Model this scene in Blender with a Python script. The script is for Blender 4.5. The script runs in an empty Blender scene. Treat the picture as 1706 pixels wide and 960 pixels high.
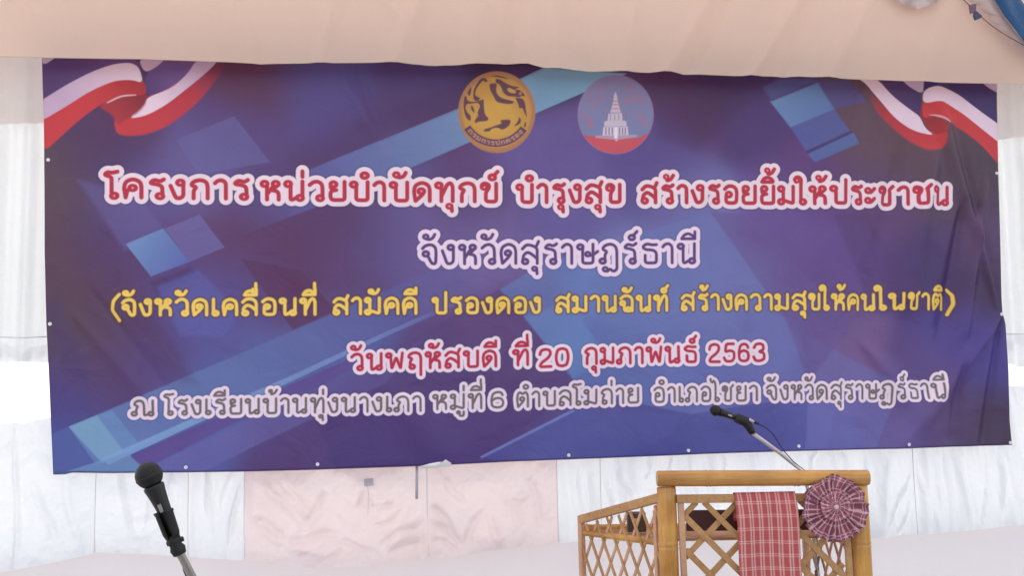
import bpy, bmesh, math, random
import numpy as np
from mathutils import Vector, Matrix, Euler

random.seed(7)
RNG = np.random.RandomState(11)
SC = bpy.context.scene
COL = SC.collection
PI = math.pi

# ------------------------------------------------------------------ camera
EYE = Vector((0.0, 0.0, 1.37))
PITCH, ROLL = math.radians(6.5), math.radians(1.2)
FPX = 1829.0                                   # focal length in pixels of the 1706 px wide photograph
cam_d = bpy.data.cameras.new('camera')
cam_d.sensor_width = 36.0
cam_d.lens = FPX / 1706.0 * 36.0
cam_d.clip_start, cam_d.clip_end = 0.05, 2000
cam = bpy.data.objects.new('camera', cam_d)
COL.objects.link(cam)
cam.matrix_world = Matrix.Translation(EYE) @ Matrix.Rotation(PI / 2 + PITCH, 4, 'X') @ Matrix.Rotation(-ROLL, 4, 'Z')
SC.camera = cam
CR = cam.matrix_world.to_3x3()

# ------------------------------------------------------------------ light
SUN_EL, SUN_AZ = math.radians(43), math.radians(-24)      # azimuth from +Y towards +X: behind the cloth wall
w = bpy.data.worlds.new('World')
SC.world = w
w.use_nodes = True
nt = w.node_tree
bg = nt.nodes['Background']
sky = nt.nodes.new('ShaderNodeTexSky')
sky.sky_type = 'NISHITA'
sky.sun_disc = False
sky.sun_elevation = SUN_EL
sky.sun_rotation = SUN_AZ
sky.air_density, sky.dust_density = 1.0, 2.0
nt.links.new(sky.outputs[0], bg.inputs[0])
bg.inputs[1].default_value = 0.15
sd = bpy.data.lights.new('sun', 'SUN')
sd.energy = 3.2
sd.angle = math.radians(0.5)
sd.color = (1.0, 0.95, 0.88)
sun = bpy.data.objects.new('sun', sd)
COL.objects.link(sun)
sdir = Vector((math.sin(SUN_AZ) * math.cos(SUN_EL), math.cos(SUN_AZ) * math.cos(SUN_EL), math.sin(SUN_EL)))
sun.rotation_euler = sdir.to_track_quat('Z', 'Y').to_euler()
SC.view_settings.view_transform = 'Standard'
SC.view_settings.look = 'None'
SC.view_settings.gamma = 1.0
SC.view_settings.exposure = 1.2
try:
    SC.cycles.use_denoising = True
    SC.cycles.max_bounces = 8
    SC.cycles.diffuse_bounces = 5
    SC.cycles.transmission_bounces = 6
except Exception:
    pass

# ------------------------------------------------------------------ measuring helpers
def ray(px, py):
    v = Vector(((px - 853.0) / FPX, -(py - 480.0) / FPX, -1.0))
    return CR @ v

def P(px, py, y):                      # the point at world distance y seen at photograph pixel (px, py)
    r = ray(px, py)
    return EYE + r * (y / r.y)

WYAW = math.radians(9.0)
WT = Vector((math.cos(WYAW), math.sin(WYAW), 0))         # along the wall, to the right (and away)
WN = Vector((math.sin(WYAW), -math.cos(WYAW), 0))        # wall normal, towards the viewer
WO = Vector((0.0, 5.65, 0.0))                            # wall origin, on the banner's plane

def wall_sz(px, py, off=0.0):          # photo pixel -> (s, z) on the plane parallel to the banner
    r = ray(px, py)
    t = ((WO + WN * off) - EYE).dot(WN) / r.dot(WN)
    p = EYE + r * t
    return (p - WO).dot(WT), p.z

def wall_pt(s, z, off=0.0):
    return WO + WT * s + WN * off + Vector((0, 0, z))

def interp(pts, x):
    return float(np.interp(x, [p[0] for p in pts], [p[1] for p in pts]))

# ------------------------------------------------------------------ noise
_tab = RNG.rand(512, 512)
def vnoise(x, y):
    x = np.asarray(x, float) + 1000.0; y = np.asarray(y, float) + 1000.0
    xi = np.floor(x).astype(int); yi = np.floor(y).astype(int)
    fx = x - xi; fy = y - yi
    fx = fx * fx * (3 - 2 * fx); fy = fy * fy * (3 - 2 * fy)
    a = _tab[xi % 512, yi % 512]; b = _tab[(xi + 1) % 512, yi % 512]
    c = _tab[xi % 512, (yi + 1) % 512]; d = _tab[(xi + 1) % 512, (yi + 1) % 512]
    return (a * (1 - fx) + b * fx) * (1 - fy) + (c * (1 - fx) + d * fx) * fy - 0.5
def fbm(x, y, o=4):
    r = 0; a = 1.0
    for k in range(o):
        r = r + a * vnoise(x * 2 ** k + 17 * k, y * 2 ** k - 9 * k); a *= 0.5
    return r
def ridge(x, y, o=3):
    r = 0; a = 1.0
    for k in range(o):
        r = r + a * (0.5 - np.abs(vnoise(x * 2 ** k + 31 * k, y * 2 ** k + 5 * k)) * 2); a *= 0.5
    return r

# ------------------------------------------------------------------ object helpers
def link(name, me, mat=None, parent=None, smooth=True):
    o = bpy.data.objects.new(name, me)
    COL.objects.link(o)
    if mat is not None:
        me.materials.append(mat)
    if smooth:
        for p in me.polygons:
            p.use_smooth = True
    if parent is not None:
        o.parent = parent
    return o

def tag(o, label, cat, group=None):
    o['label'] = label; o['category'] = cat
    if group: o['group'] = group
    return o

def thing(name, label, cat, loc=(0, 0, 0), group=None):
    o = bpy.data.objects.new(name, None)
    COL.objects.link(o)
    o.location = loc
    return tag(o, label, cat, group)

def bm_obj(name, bm, mat, parent=None, smooth=True):
    me = bpy.data.meshes.new(name)
    bmesh.ops.recalc_face_normals(bm, faces=bm.faces)
    bm.to_mesh(me); bm.free()
    o = link(name, me, mat, parent, smooth)
    if parent is not None:
        off = parent.location
        me.transform(Matrix.Translation(-off))
    return o

def sharp(o, ang=40):
    me = o.data
    try:
        me.set_sharp_from_angle(angle=math.radians(ang))
    except Exception:
        pass
    return o

def tube(bm, pts, rad, n=12, caps=True):
    """swept tube; rad number or list"""
    pts = [Vector(p) for p in pts]
    if not isinstance(rad, (list, tuple)): rad = [rad] * len(pts)
    rings = []
    up = None
    for i, p in enumerate(pts):
        a = pts[max(0, i - 1)]; b = pts[min(len(pts) - 1, i + 1)]
        d = (b - a).normalized()
        if up is None:
            up = d.orthogonal().normalized()
        else:
            up = (up - d * up.dot(d)).normalized()
        v = d.cross(up)
        rings.append([bm.verts.new(p + (up * math.cos(2 * PI * k / n) + v * math.sin(2 * PI * k / n)) * rad[i]) for k in range(n)])
    for r0, r1 in zip(rings, rings[1:]):
        for k in range(n):
            bm.faces.new((r0[k], r0[(k + 1) % n], r1[(k + 1) % n], r1[k]))
    if caps:
        bm.faces.new(rings[0][::-1]); bm.faces.new(rings[-1])
    return rings

def bar(bm, a, b, nrm, width, thick, bev=0.0):
    """a flat bar from a to b; nrm is the direction of its thickness"""
    a = Vector(a); b = Vector(b); d = (b - a).normalized()
    n = (nrm - d * nrm.dot(d)).normalized(); s = d.cross(n)
    vs = []
    w2, t2 = width / 2, thick / 2
    c = min(bev, w2 * .6, t2 * .6)
    prof = [(-w2 + c, -t2), (w2 - c, -t2), (w2, -t2 + c), (w2, t2 - c), (w2 - c, t2), (-w2 + c, t2), (-w2, t2 - c), (-w2, -t2 + c)] if c > 0 else [(-w2, -t2), (w2, -t2), (w2, t2), (-w2, t2)]
    r0 = [bm.verts.new(a + s * x + n * y) for x, y in prof]
    r1 = [bm.verts.new(b + s * x + n * y) for x, y in prof]
    m = len(prof)
    for k in range(m):
        bm.faces.new((r0[k], r0[(k + 1) % m], r1[(k + 1) % m], r1[k]))
    bm.faces.new(r0[::-1]); bm.faces.new(r1)

def grid_mesh(name, X, uv=None):
    """X: (ny, nx, 3) array of points"""
    ny, nx = X.shape[:2]
    me = bpy.data.meshes.new(name)
    idx = np.arange(ny * nx).reshape(ny, nx)
    q = np.stack([idx[:-1, :-1], idx[:-1, 1:], idx[1:, 1:], idx[1:, :-1]], -1).reshape(-1, 4)
    me.vertices.add(ny * nx); me.vertices.foreach_set('co', X.reshape(-1))
    me.loops.add(q.size); me.loops.foreach_set('vertex_index', q.reshape(-1))
    me.polygons.add(len(q)); me.polygons.foreach_set('loop_start', np.arange(0, q.size, 4))
    if uv is not None:
        l = me.uv_layers.new(name='UVMap')
        l.data.foreach_set('uv', uv.reshape(-1, 2)[q.reshape(-1)].reshape(-1))
    me.update(); me.validate()
    return me

def wall_grid(name, s0, s1, ztop, zbot, off, disp, ns, nz, mat, parent=None, flare=None):
    """a hanging sheet parallel to the wall; ztop / zbot functions of s; disp(S, Z) metres towards the viewer"""
    s = np.linspace(s0, s1, ns)
    zt = np.array([ztop(v) for v in s]); zb = np.array([zbot(v) for v in s])
    f = np.linspace(0, 1, nz)[:, None]
    Z = zb[None, :] * (1 - f) + zt[None, :] * f
    S = np.repeat(s[None, :], nz, 0)
    D = off + disp(S, Z)
    X = np.zeros((nz, ns, 3))
    for k in range(3):
        X[..., k] = WO[k] + WT[k] * S + WN[k] * D
    X[..., 2] += Z
    uv = np.stack([S, Z], -1)
    if parent is not None:
        X -= np.array(parent.location)
    return link(name, grid_mesh(name, X, uv), mat, parent)

# ------------------------------------------------------------------ materials
def lin(c):
    c = np.asarray(c, float) / 255.0
    return np.where(c <= 0.04045, c / 12.92, ((c + 0.055) / 1.055) ** 2.4)

def nodes_of(m):
    m.use_nodes = True
    nt = m.node_tree
    return nt, nt.nodes['Principled BSDF']

def N(nt, typ, **kw):
    n = nt.nodes.new(typ)
    for k, v in kw.items():
        if k.startswith('i_'):
            n.inputs[k[2:].replace('_', ' ')].default_value = v
        else:
            setattr(n, k, v)
    return n

def math_node(nt, op, a, b=None):
    n = nt.nodes.new('ShaderNodeMath'); n.operation = op
    for i, v in enumerate((a, b)):
        if v is None: continue
        if isinstance(v, (int, float)): n.inputs[i].default_value = v
        else: nt.links.new(v, n.inputs[i])
    return n.outputs[0]

def cloth_mat(name, col, col2=None, trans=0.5, rough=0.55, weave=900.0, sheen=0.2, crease=0.25, stain=0.5, scale=3.0, spec=0.35, sheer=0.0):
    m = bpy.data.materials.new(name)
    nt, b = nodes_of(m)
    col2 = col2 or tuple(c * 0.9 for c in col)
    geo = N(nt, 'ShaderNodeTexCoord')
    nz = N(nt, 'ShaderNodeTexNoise', i_Scale=scale, i_Detail=5.0, i_Roughness=0.6)
    nt.links.new(geo.outputs['Object'], nz.inputs['Vector'])
    mx = N(nt, 'ShaderNodeMix', data_type='RGBA')
    mx.inputs['A'].default_value = (*col, 1); mx.inputs['B'].default_value = (*col2, 1)
    nt.links.new(nz.outputs[0], mx.inputs['Factor'])
    nt.links.new(mx.outputs['Result'], b.inputs['Base Color'])
    b.inputs['Roughness'].default_value = rough
    b.inputs['Specular IOR Level'].default_value = spec
    b.inputs['Sheen Weight'].default_value = sheen
    n2 = N(nt, 'ShaderNodeTexNoise', i_Scale=22.0, i_Detail=6.0, i_Roughness=0.55, i_Distortion=1.2)
    nt.links.new(geo.outputs['Object'], n2.inputs['Vector'])
    n3 = N(nt, 'ShaderNodeTexNoise', i_Scale=weave, i_Detail=2.0)
    nt.links.new(geo.outputs['Object'], n3.inputs['Vector'])
    bp = N(nt, 'ShaderNodeBump', i_Strength=min(1.0, crease * 1.3), i_Distance=0.012)
    nt.links.new(n2.outputs[0], bp.inputs['Height'])
    bp2 = N(nt, 'ShaderNodeBump', i_Strength=0.15, i_Distance=0.001)
    nt.links.new(n3.outputs[0], bp2.inputs['Height'])
    nt.links.new(bp.outputs[0], bp2.inputs['Normal'])
    nt.links.new(bp2.outputs[0], b.inputs['Normal'])
    tr = N(nt, 'ShaderNodeBsdfTranslucent')
    nt.links.new(mx.outputs['Result'], tr.inputs['Color'])
    nt.links.new(bp.outputs[0], tr.inputs['Normal'])
    ms = N(nt, 'ShaderNodeMixShader'); ms.inputs[0].default_value = trans
    nt.links.new(b.outputs[0], ms.inputs[1]); nt.links.new(tr.outputs[0], ms.inputs[2])
    last = ms.outputs[0]
    if sheer > 0:                                    # open weave: part of the light passes straight through
        tp = N(nt, 'ShaderNodeBsdfTransparent'); m2_ = N(nt, 'ShaderNodeMixShader'); m2_.inputs[0].default_value = sheer
        nt.links.new(last, m2_.inputs[1]); nt.links.new(tp.outputs[0], m2_.inputs[2]); last = m2_.outputs[0]
    nt.links.new(last, nt.nodes['Material Output'].inputs[0])
    return m

def plain_mat(name, col, rough=0.5, metal=0.0, spec=0.5, var=0.12, scale=40.0, bump=0.1, bscale=200.0):
    m = bpy.data.materials.new(name)
    nt, b = nodes_of(m)
    tc = N(nt, 'ShaderNodeTexCoord')
    nz = N(nt, 'ShaderNodeTexNoise', i_Scale=scale, i_Detail=4.0)
    nt.links.new(tc.outputs['Object'], nz.inputs['Vector'])
    mx = N(nt, 'ShaderNodeMix', data_type='RGBA')
    mx.inputs['A'].default_value = (*[c * (1 - var) for c in col], 1)
    mx.inputs['B'].default_value = (*[min(1, c * (1 + var)) for c in col], 1)
    nt.links.new(nz.outputs[0], mx.inputs['Factor'])
    nt.links.new(mx.outputs['Result'], b.inputs['Base Color'])
    b.inputs['Roughness'].default_value = rough; b.inputs['Metallic'].default_value = metal
    b.inputs['Specular IOR Level'].default_value = spec
    n2 = N(nt, 'ShaderNodeTexNoise', i_Scale=bscale, i_Detail=3.0)
    nt.links.new(tc.outputs['Object'], n2.inputs['Vector'])
    bp = N(nt, 'ShaderNodeBump', i_Strength=bump, i_Distance=0.002)
    nt.links.new(n2.outputs[0], bp.inputs['Height'])
    nt.links.new(bp.outputs[0], b.inputs['Normal'])
    return m

def bamboo_mat(name, c1, c2, stretch=(1, 1, 0.06), rough=0.27):
    m = bpy.data.materials.new(name)
    nt, b = nodes_of(m)
    tc = N(nt, 'ShaderNodeTexCoord')
    mp = N(nt, 'ShaderNodeMapping'); mp.inputs['Scale'].default_value = stretch
    nt.links.new(tc.outputs['Object'], mp.inputs['Vector'])
    nz = N(nt, 'ShaderNodeTexNoise', i_Scale=90.0, i_Detail=5.0, i_Roughness=0.65)
    nt.links.new(mp.outputs[0], nz.inputs['Vector'])
    nb = N(nt, 'ShaderNodeTexNoise', i_Scale=6.0, i_Detail=3.0)
    nt.links.new(tc.outputs['Object'], nb.inputs['Vector'])
    ad = math_node(nt, 'ADD', math_node(nt, 'MULTIPLY', nz.outputs[0], 0.5), math_node(nt, 'MULTIPLY', nb.outputs[0], 0.7))
    cr = N(nt, 'ShaderNodeValToRGB')
    cr.color_ramp.elements[0].position = 0.42; cr.color_ramp.elements[0].color = (*c1, 1)
    cr.color_ramp.elements[1].position = 0.76; cr.color_ramp.elements[1].color = (*c2, 1)
    nt.links.new(ad, cr.inputs[0])
    nt.links.new(cr.outputs[0], b.inputs['Base Color'])
    b.inputs['Roughness'].default_value = rough
    bp = N(nt, 'ShaderNodeBump', i_Strength=0.25, i_Distance=0.001)
    nt.links.new(nz.outputs[0], bp.inputs['Height'])
    nt.links.new(bp.outputs[0], b.inputs['Normal'])
    return m

M_white = cloth_mat('white_satin', (.80, .81, .82), (.70, .72, .75), trans=.48, rough=.30, sheen=.1, crease=.35, spec=.5)
M_wall = cloth_mat('tent_wall_cloth', (.84, .84, .84), (.80, .81, .82), trans=.32, rough=.6, crease=.12, sheer=.20)
M_skirt = cloth_mat('skirt_cloth', (.74, .67, .67), (.68, .64, .66), trans=.30, rough=.6, crease=.05)
M_pleat = cloth_mat('pleated_white_cloth', (.78, .79, .80), (.70, .72, .74), trans=.52, rough=.45, sheen=.1, crease=.3, spec=.4)
M_pink = cloth_mat('pink_satin', (.80, .70, .69), (.73, .60, .60), trans=.42, rough=.28, sheen=.1, crease=.4, spec=.55)
M_flap = cloth_mat('pale_flap_cloth', (.93, .87, .86), trans=.05, rough=.5)
M_pelmet = cloth_mat('pelmet_cloth', (.84, .78, .76), (.80, .72, .71), trans=.6, rough=.5, crease=.3)
M_val = cloth_mat('beige_valance', (.93, .73, .64), (.88, .68, .59), trans=.4, rough=.75, crease=.12, spec=.2, scale=1.3)
M_roof = cloth_mat('tent_roof_cloth', (.82, .79, .74), trans=.45, rough=.6)
M_bamboo = bamboo_mat('bamboo', (.46, .19, .035), (.80, .40, .10))
M_bambooh = bamboo_mat('bamboo_rail', (.40, .165, .035), (.72, .35, .09), stretch=(.06, 1, 1))
M_slat = bamboo_mat('slat_wood', (.38, .17, .05), (.64, .34, .13), stretch=(1, 1, 1), rough=.5)
M_slatp = bamboo_mat('pale_slat_wood', (.54, .26, .13), (.76, .44, .27), stretch=(1, 1, 1), rough=.5)
M_dark = plain_mat('dark_varnished_board', (.075, .022, .02), rough=.35)
M_brown = plain_mat('brown_box', (.09, .05, .035), rough=.5)
M_mic = plain_mat('black_microphone_paint', (.016, .012, .010), rough=.45, bump=.2)
M_clip = plain_mat('black_rubber', (.013, .010, .009), rough=.6)
M_steel = plain_mat('brushed_steel', (.42, .38, .34), rough=.35, metal=.8)
M_pale = plain_mat('pale_steel', (.62, .55, .55), rough=.4, metal=.3)
M_eye = plain_mat('eyelet_metal', (.85, .85, .84), rough=.35, metal=.3)
M_cable = plain_mat('black_cable', (.02, .018, .02), rough=.6)
M_blue = cloth_mat('blue_satin', (.015, .085, .24), (.02, .10, .27), trans=.1, rough=.35, crease=.25)
M_lace = cloth_mat('white_lace', (.74, .62, .62), (.60, .48, .50), trans=.3, rough=.7, crease=.6)
M_tassel = plain_mat('dark_blue_paper', (.05, .06, .16), rough=.6)
M_string = plain_mat('brown_string', (.10, .055, .06), rough=.8)
M_strap = plain_mat('lilac_strap', (.60, .50, .56), rough=.8)
M_thread = plain_mat('grey_thread', (.56, .54, .55), rough=.8)
M_tag = plain_mat('tag_paper', (.60, .50, .53), rough=.7)
M_pole = plain_mat('tent_pole', (.5, .5, .5), rough=.4, metal=.6)

# ==================================================================
#  THE BANNER'S PRINT, drawn in code (vector shapes -> numpy raster)
# ==================================================================
TPM = 480.0                                       # print pixels per metre
S0, Z1 = wall_sz(62, 60)[0], wall_sz(62, 60)[1]
S1 = wall_sz(1705, 60)[0]
ZB = wall_sz(88, 815)[1]
IW, IH = int((S1 - S0) * TPM), int((Z1 - ZB) * TPM)
def T(px, py):                                    # photo pixel -> print pixel (x right, y down)
    s, z = wall_sz(px, py)
    return ((s - S0) * TPM, (Z1 - z) * TPM)
_q = T(900, 400); _q2 = T(901, 400)
PX = _q2[0] - _q[0]                               # print pixels per photo pixel, mid banner

# soft ground colours of the print
CP = """90 110 88 60 112;90 300 96 72 84;90 450 92 64 86;130 560 90 68 78;100 650 78 64 128;100 740 78 82 150;180 230 86 52 96;170 280 82 64 110
200 400 86 60 108;250 330 102 86 152;330 300 106 96 156;400 230 92 72 134;430 130 94 52 84;520 130 86 76 140;560 180 86 76 142;600 240 82 48 98;700 150 76 62 124
700 185 86 50 100;850 110 58 34 78;650 265 92 82 144;900 270 104 88 154;350 400 96 60 104;450 400 94 50 90;480 480 94 54 96;560 480 94 60 110;620 400 92 76 134
300 480 92 80 150;380 560 92 86 152;450 620 94 108 170;350 660 90 98 164;250 600 90 66 124;200 500 90 60 94;170 600 92 64 108;500 720 88 62 118;650 760 76 56 116;800 700 84 62 126
860 620 94 64 114;850 560 108 76 132;700 400 108 90 150;800 400 112 98 158;780 330 96 66 120;1050 450 112 120 178;950 340 104 92 158;1150 340 116 118 178;1230 500 118 122 180
1280 560 108 108 174;1350 500 104 78 140;1400 420 106 78 146;1400 600 118 90 142;1450 330 100 70 120;1450 250 98 74 92;1530 220 98 72 84;1250 200 80 58 120;1150 180 86 48 94
1200 130 66 42 92;1100 250 92 78 144;1350 300 96 64 124;1300 350 108 84 152;1560 300 92 72 94;1640 300 84 66 84;1560 450 78 58 112;1600 560 86 72 144;1630 400 98 72 114;1650 480 74 54 84
1640 600 84 72 146;1650 700 76 58 82;1590 690 96 76 118;1550 640 98 76 134;1500 700 106 90 150;1350 700 108 106 174;1250 720 84 78 148;1100 730 82 76 146;950 720 92 92 158;1000 650 92 86 152
600 700 84 64 124;720 640 92 66 122;560 560 92 100 164;1180 640 100 100 168;1100 300 96 80 148;250 440 88 58 110;420 480 92 76 140;450 330 92 66 122;530 330 88 60 110;560 380 92 54 100""".replace('\n', ';')
CP = [tuple(float(v) for v in c.split()) for c in CP.split(';')]
def ground(IW, IH):
    h, w_ = IH // 10 + 1, IW // 10 + 1
    yy, xx = np.mgrid[0:h, 0:w_] * 10.0
    acc = np.zeros((h, w_, 3)); wt = np.zeros((h, w_))
    for c in CP:
        x, y = T(c[0], c[1])
        d2 = ((xx - x) ** 2 + (yy - y) ** 2) / (75.0 * PX) ** 2
        k = np.exp(-d2 * 1.9) + 1e-4 / (d2 + .2) ** 2
        acc += k[..., None] * lin(c[2:5]); wt += k
    acc /= wt[..., None]
    Y = np.clip(np.arange(IH) / 10.0, 0, h - 1.001); X = np.clip(np.arange(IW) / 10.0, 0, w_ - 1.001)
    yi = Y.astype(int); xi = X.astype(int); fy = (Y - yi)[:, None, None]; fx = (X - xi)[None, :, None]
    a = acc[yi][:, xi]; b = acc[yi][:, xi + 1]; c = acc[yi + 1][:, xi]; d = acc[yi + 1][:, xi + 1]
    return (a * (1 - fx) + b * fx) * (1 - fy) + (c * (1 - fx) + d * fx) * fy
IMG = ground(IW, IH).astype(np.float32)

def seg_d(xx, yy, a, b):
    ax, ay = a; bx, by = b
    dx, dy = bx - ax, by - ay
    t = np.clip(((xx - ax) * dx + (yy - ay) * dy) / (dx * dx + dy * dy + 1e-9), 0, 1)
    return np.hypot(xx - ax - t * dx, yy - ay - t * dy)

def ell(cx, cy, rx, ry=None, n=48, a0=0, a1=2 * PI):
    ry = ry or rx
    return [(cx + rx * math.cos(a0 + (a1 - a0) * k / n), cy + ry * math.sin(a0 + (a1 - a0) * k / n)) for k in range(n + (0 if abs(a1 - a0 - 2 * PI) < 1e-6 else 1))]

def window(x0, x1, y0, y1):
    return max(0, int(x0)), min(IW, int(x1) + 2), max(0, int(y0)), min(IH, int(y1) + 2)

def poly(pts, col, alpha=1.0, blur=1.0, col2=None, grad=None, fade=None, tp=True, sm=False):
    """filled polygon given in photo pixels; blur in photo px; col2 + grad=((x,y),(x,y)) linear gradient; fade likewise for alpha"""
    if sm:
        for _ in range(2):
            o_ = []
            for i in range(len(pts)):
                a, b = pts[i], pts[(i + 1) % len(pts)]
                o_ += [(a[0] * .78 + b[0] * .22, a[1] * .78 + b[1] * .22), (a[0] * .22 + b[0] * .78, a[1] * .22 + b[1] * .78)]
            pts = o_
    q = [T(*p) for p in pts] if tp else pts
    bl = max(0.7, blur * PX)
    xs = [p[0] for p in q]; ys = [p[1] for p in q]
    x0, x1, y0, y1 = window(min(xs) - bl * 2, max(xs) + bl * 2, min(ys) - bl * 2, max(ys) + bl * 2)
    if x1 <= x0 or y1 <= y0: return
    st = 1 if (x1 - x0) * (y1 - y0) < 250000 or bl < 2 else 2
    yy, xx = np.mgrid[y0:y1:st, x0:x1:st].astype(np.float32)
    ins = np.zeros(xx.shape, bool); d = np.full(xx.shape, 1e9, np.float32)
    n = len(q)
    for i in range(n):
        a, b = q[i], q[(i + 1) % n]
        d = np.minimum(d, seg_d(xx, yy, a, b))
        if a[1] != b[1]:
            c = ((a[1] > yy) != (b[1] > yy)) & (xx < (b[0] - a[0]) * (yy - a[1]) / (b[1] - a[1]) + a[0])
            ins ^= c
    sd_ = np.where(ins, d, -d)
    m = np.clip(sd_ / (2 * bl) + .5, 0, 1); m = m * m * (3 - 2 * m) * alpha
    def ramp(g):
        (gx0, gy0), (gx1, gy1) = (T(*g[0]), T(*g[1])) if tp else g
        L2 = (gx1 - gx0) ** 2 + (gy1 - gy0) ** 2
        return np.clip(((xx - gx0) * (gx1 - gx0) + (yy - gy0) * (gy1 - gy0)) / L2, 0, 1)
    if fade is not None: m = m * (1 - ramp(fade))
    C = lin(col)[None, None, :]
    if col2 is not None:
        g = ramp(grad)[..., None]; C = C * (1 - g) + lin(col2) * g
    C = np.broadcast_to(C, m.shape + (3,))
    if st == 2:
        m = np.repeat(np.repeat(m, 2, 0), 2, 1)[:y1 - y0, :x1 - x0]
        C = np.repeat(np.repeat(C, 2, 0), 2, 1)[:y1 - y0, :x1 - x0]
    v = IMG[y0:y1, x0:x1]
    v += (C - v) * m[..., None]

# --- bands and squares of the background design
poly([(905, 112), (1044, 122), (892, 188), (709, 268), (540, 340), (380, 400), (380, 340), (540, 272), (763, 180)], (128, 174, 206), .95, 1.2, (98, 100, 166), ((950, 130), (560, 310)), ((560, 300), (400, 390)))
poly([(840, 108), (905, 112), (763, 180), (540, 272), (540, 225)], (74, 44, 92), .6, 6, None, None, ((820, 140), (560, 260)))
poly([(294, 232), (390, 193), (450, 270), (330, 290)], (108, 104, 164), .6, 1.5)
poly([(130, 300), (230, 322), (275, 384), (208, 418)], (108, 98, 160), .55, 6)
poly([(210, 407), (272, 381), (316, 436), (252, 461)], (116, 150, 200), .95, 1.0, (96, 110, 180), ((220, 400), (300, 450)))
poly([(274, 381), (332, 357), (374, 412), (316, 436)], (112, 104, 166), .8, 1.0)
poly([(252, 470), (316, 444), (330, 460), (262, 490)], (74, 48, 96), .6, 4)
poly([(262, 478), (330, 450), (400, 520), (372, 560), (300, 560)], (96, 96, 168), .7, 5)
poly([(84, 724), (548, 525), (760, 432), (832, 482), (640, 560), (476, 634), (337, 696), (176, 769), (90, 792)], (106, 134, 186), .85, 1.4, (96, 96, 160), ((130, 740), (640, 520)), ((620, 500), (800, 460)))
poly([(488, 550), (560, 518), (500, 450), (400, 430)], (92, 48, 92), .8, 1.5)
poly([(114, 711), (161, 692), (206, 752), (170, 772), (140, 740)], (126, 166, 198), .95, 1.2)
poly([(161, 692), (186, 684), (230, 738), (206, 752)], (110, 146, 192), .8, 1.2)
poly([(84, 724), (114, 711), (160, 775), (120, 792), (90, 792)], (80, 88, 158), .8, 1.2)
poly([(170, 764), (337, 690), (476, 630), (640, 554), (780, 492), (782, 497), (640, 562), (476, 640), (337, 702), (180, 775)], (132, 168, 212), .85, .9, (116, 124, 188), ((300, 700), (760, 500)), ((600, 560), (800, 480)))
poly([(200, 775), (380, 697), (370, 692), (200, 765)], (60, 66, 140), .35, 2)
poly([(90, 792), (212, 754), (236, 775), (240, 790)], (118, 156, 196), .7, 1.2)
poly([(217, 761), (424, 667), (560, 608), (640, 575), (600, 610), (390, 705), (240, 782)], (98, 76, 146), .9, 1.2)
poly([(240, 782), (424, 694), (620, 605), (760, 540), (640, 640), (420, 745), (340, 785)], (110, 106, 170), .75, 1.5, (96, 76, 140), ((300, 770), (650, 580)))
poly([(720, 545), (832, 482), (874, 529), (953, 630), (953, 682), (880, 722), (800, 762), (560, 780), (520, 690), (640, 640)], (92, 64, 120), .7, 2.0, (78, 56, 118), ((800, 560), (700, 770)))
poly([(832, 482), (900, 440), (1182, 352), (1231, 420), (1306, 529), (1345, 600), (1345, 660), (1150, 690), (953, 650), (953, 630), (874, 529)], (100, 130, 190), .6, 2.0, (112, 118, 180), ((950, 560), (1250, 540)))
poly([(874, 529), (953, 630), (1010, 600), (950, 500)], (106, 144, 200), .5, 5)
poly([(953, 682), (799, 761), (830, 768), (1000, 762), (1340, 748), (1345, 660), (1150, 690)], (84, 88, 158), .6, 2.0)
poly([(953, 682), (799, 761), (802, 764), (958, 685)], (128, 150, 206), .6, .7)
poly([(1345, 560), (1500, 640), (1460, 745), (1345, 750)], (112, 114, 180), .5, 3)
poly([(1182, 352), (1240, 356), (1420, 540), (1345, 640), (1306, 529), (1231, 420)], (106, 86, 150), .6, 3)
poly([(1385, 360), (1440, 350), (1560, 520), (1460, 520)], (86, 56, 112), .5, 8)
poly([(1080, 134), (1290, 134), (1160, 250), (1095, 230)], (70, 42, 90), .4, 12)
poly([(1283, 169), (1362, 137), (1390, 182), (1317, 212)], (112, 152, 200), .92, 2.2, (96, 124, 186), ((1300, 150), (1370, 210)))
poly([(1317, 212), (1390, 182), (1413, 219), (1343, 251)], (86, 98, 166), .85, 2.4)
poly([(1343, 251), (1413, 219), (1417, 223), (1345, 256)], (58, 52, 120), .7, 1)
poly([(1345, 256), (1418, 222), (1428, 240), (1357, 270)], (86, 110, 172), .85, 1.4)
poly([(1362, 137), (1413, 133), (1440, 170), (1390, 182)], (82, 84, 156), .6, 4)
poly([(1270, 145), (1300, 130), (1362, 133), (1285, 166)], (92, 110, 170), .4, 4)
for (ax, ay, bx, by, c) in ((120, 640, 60, 500, (70, 54, 116)), (300, 640, 210, 520, (84, 54, 84))):
    poly([(ax, ay), (ax + 30, ay), (bx + 40, by), (bx, by)], c, .3, 9)

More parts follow.
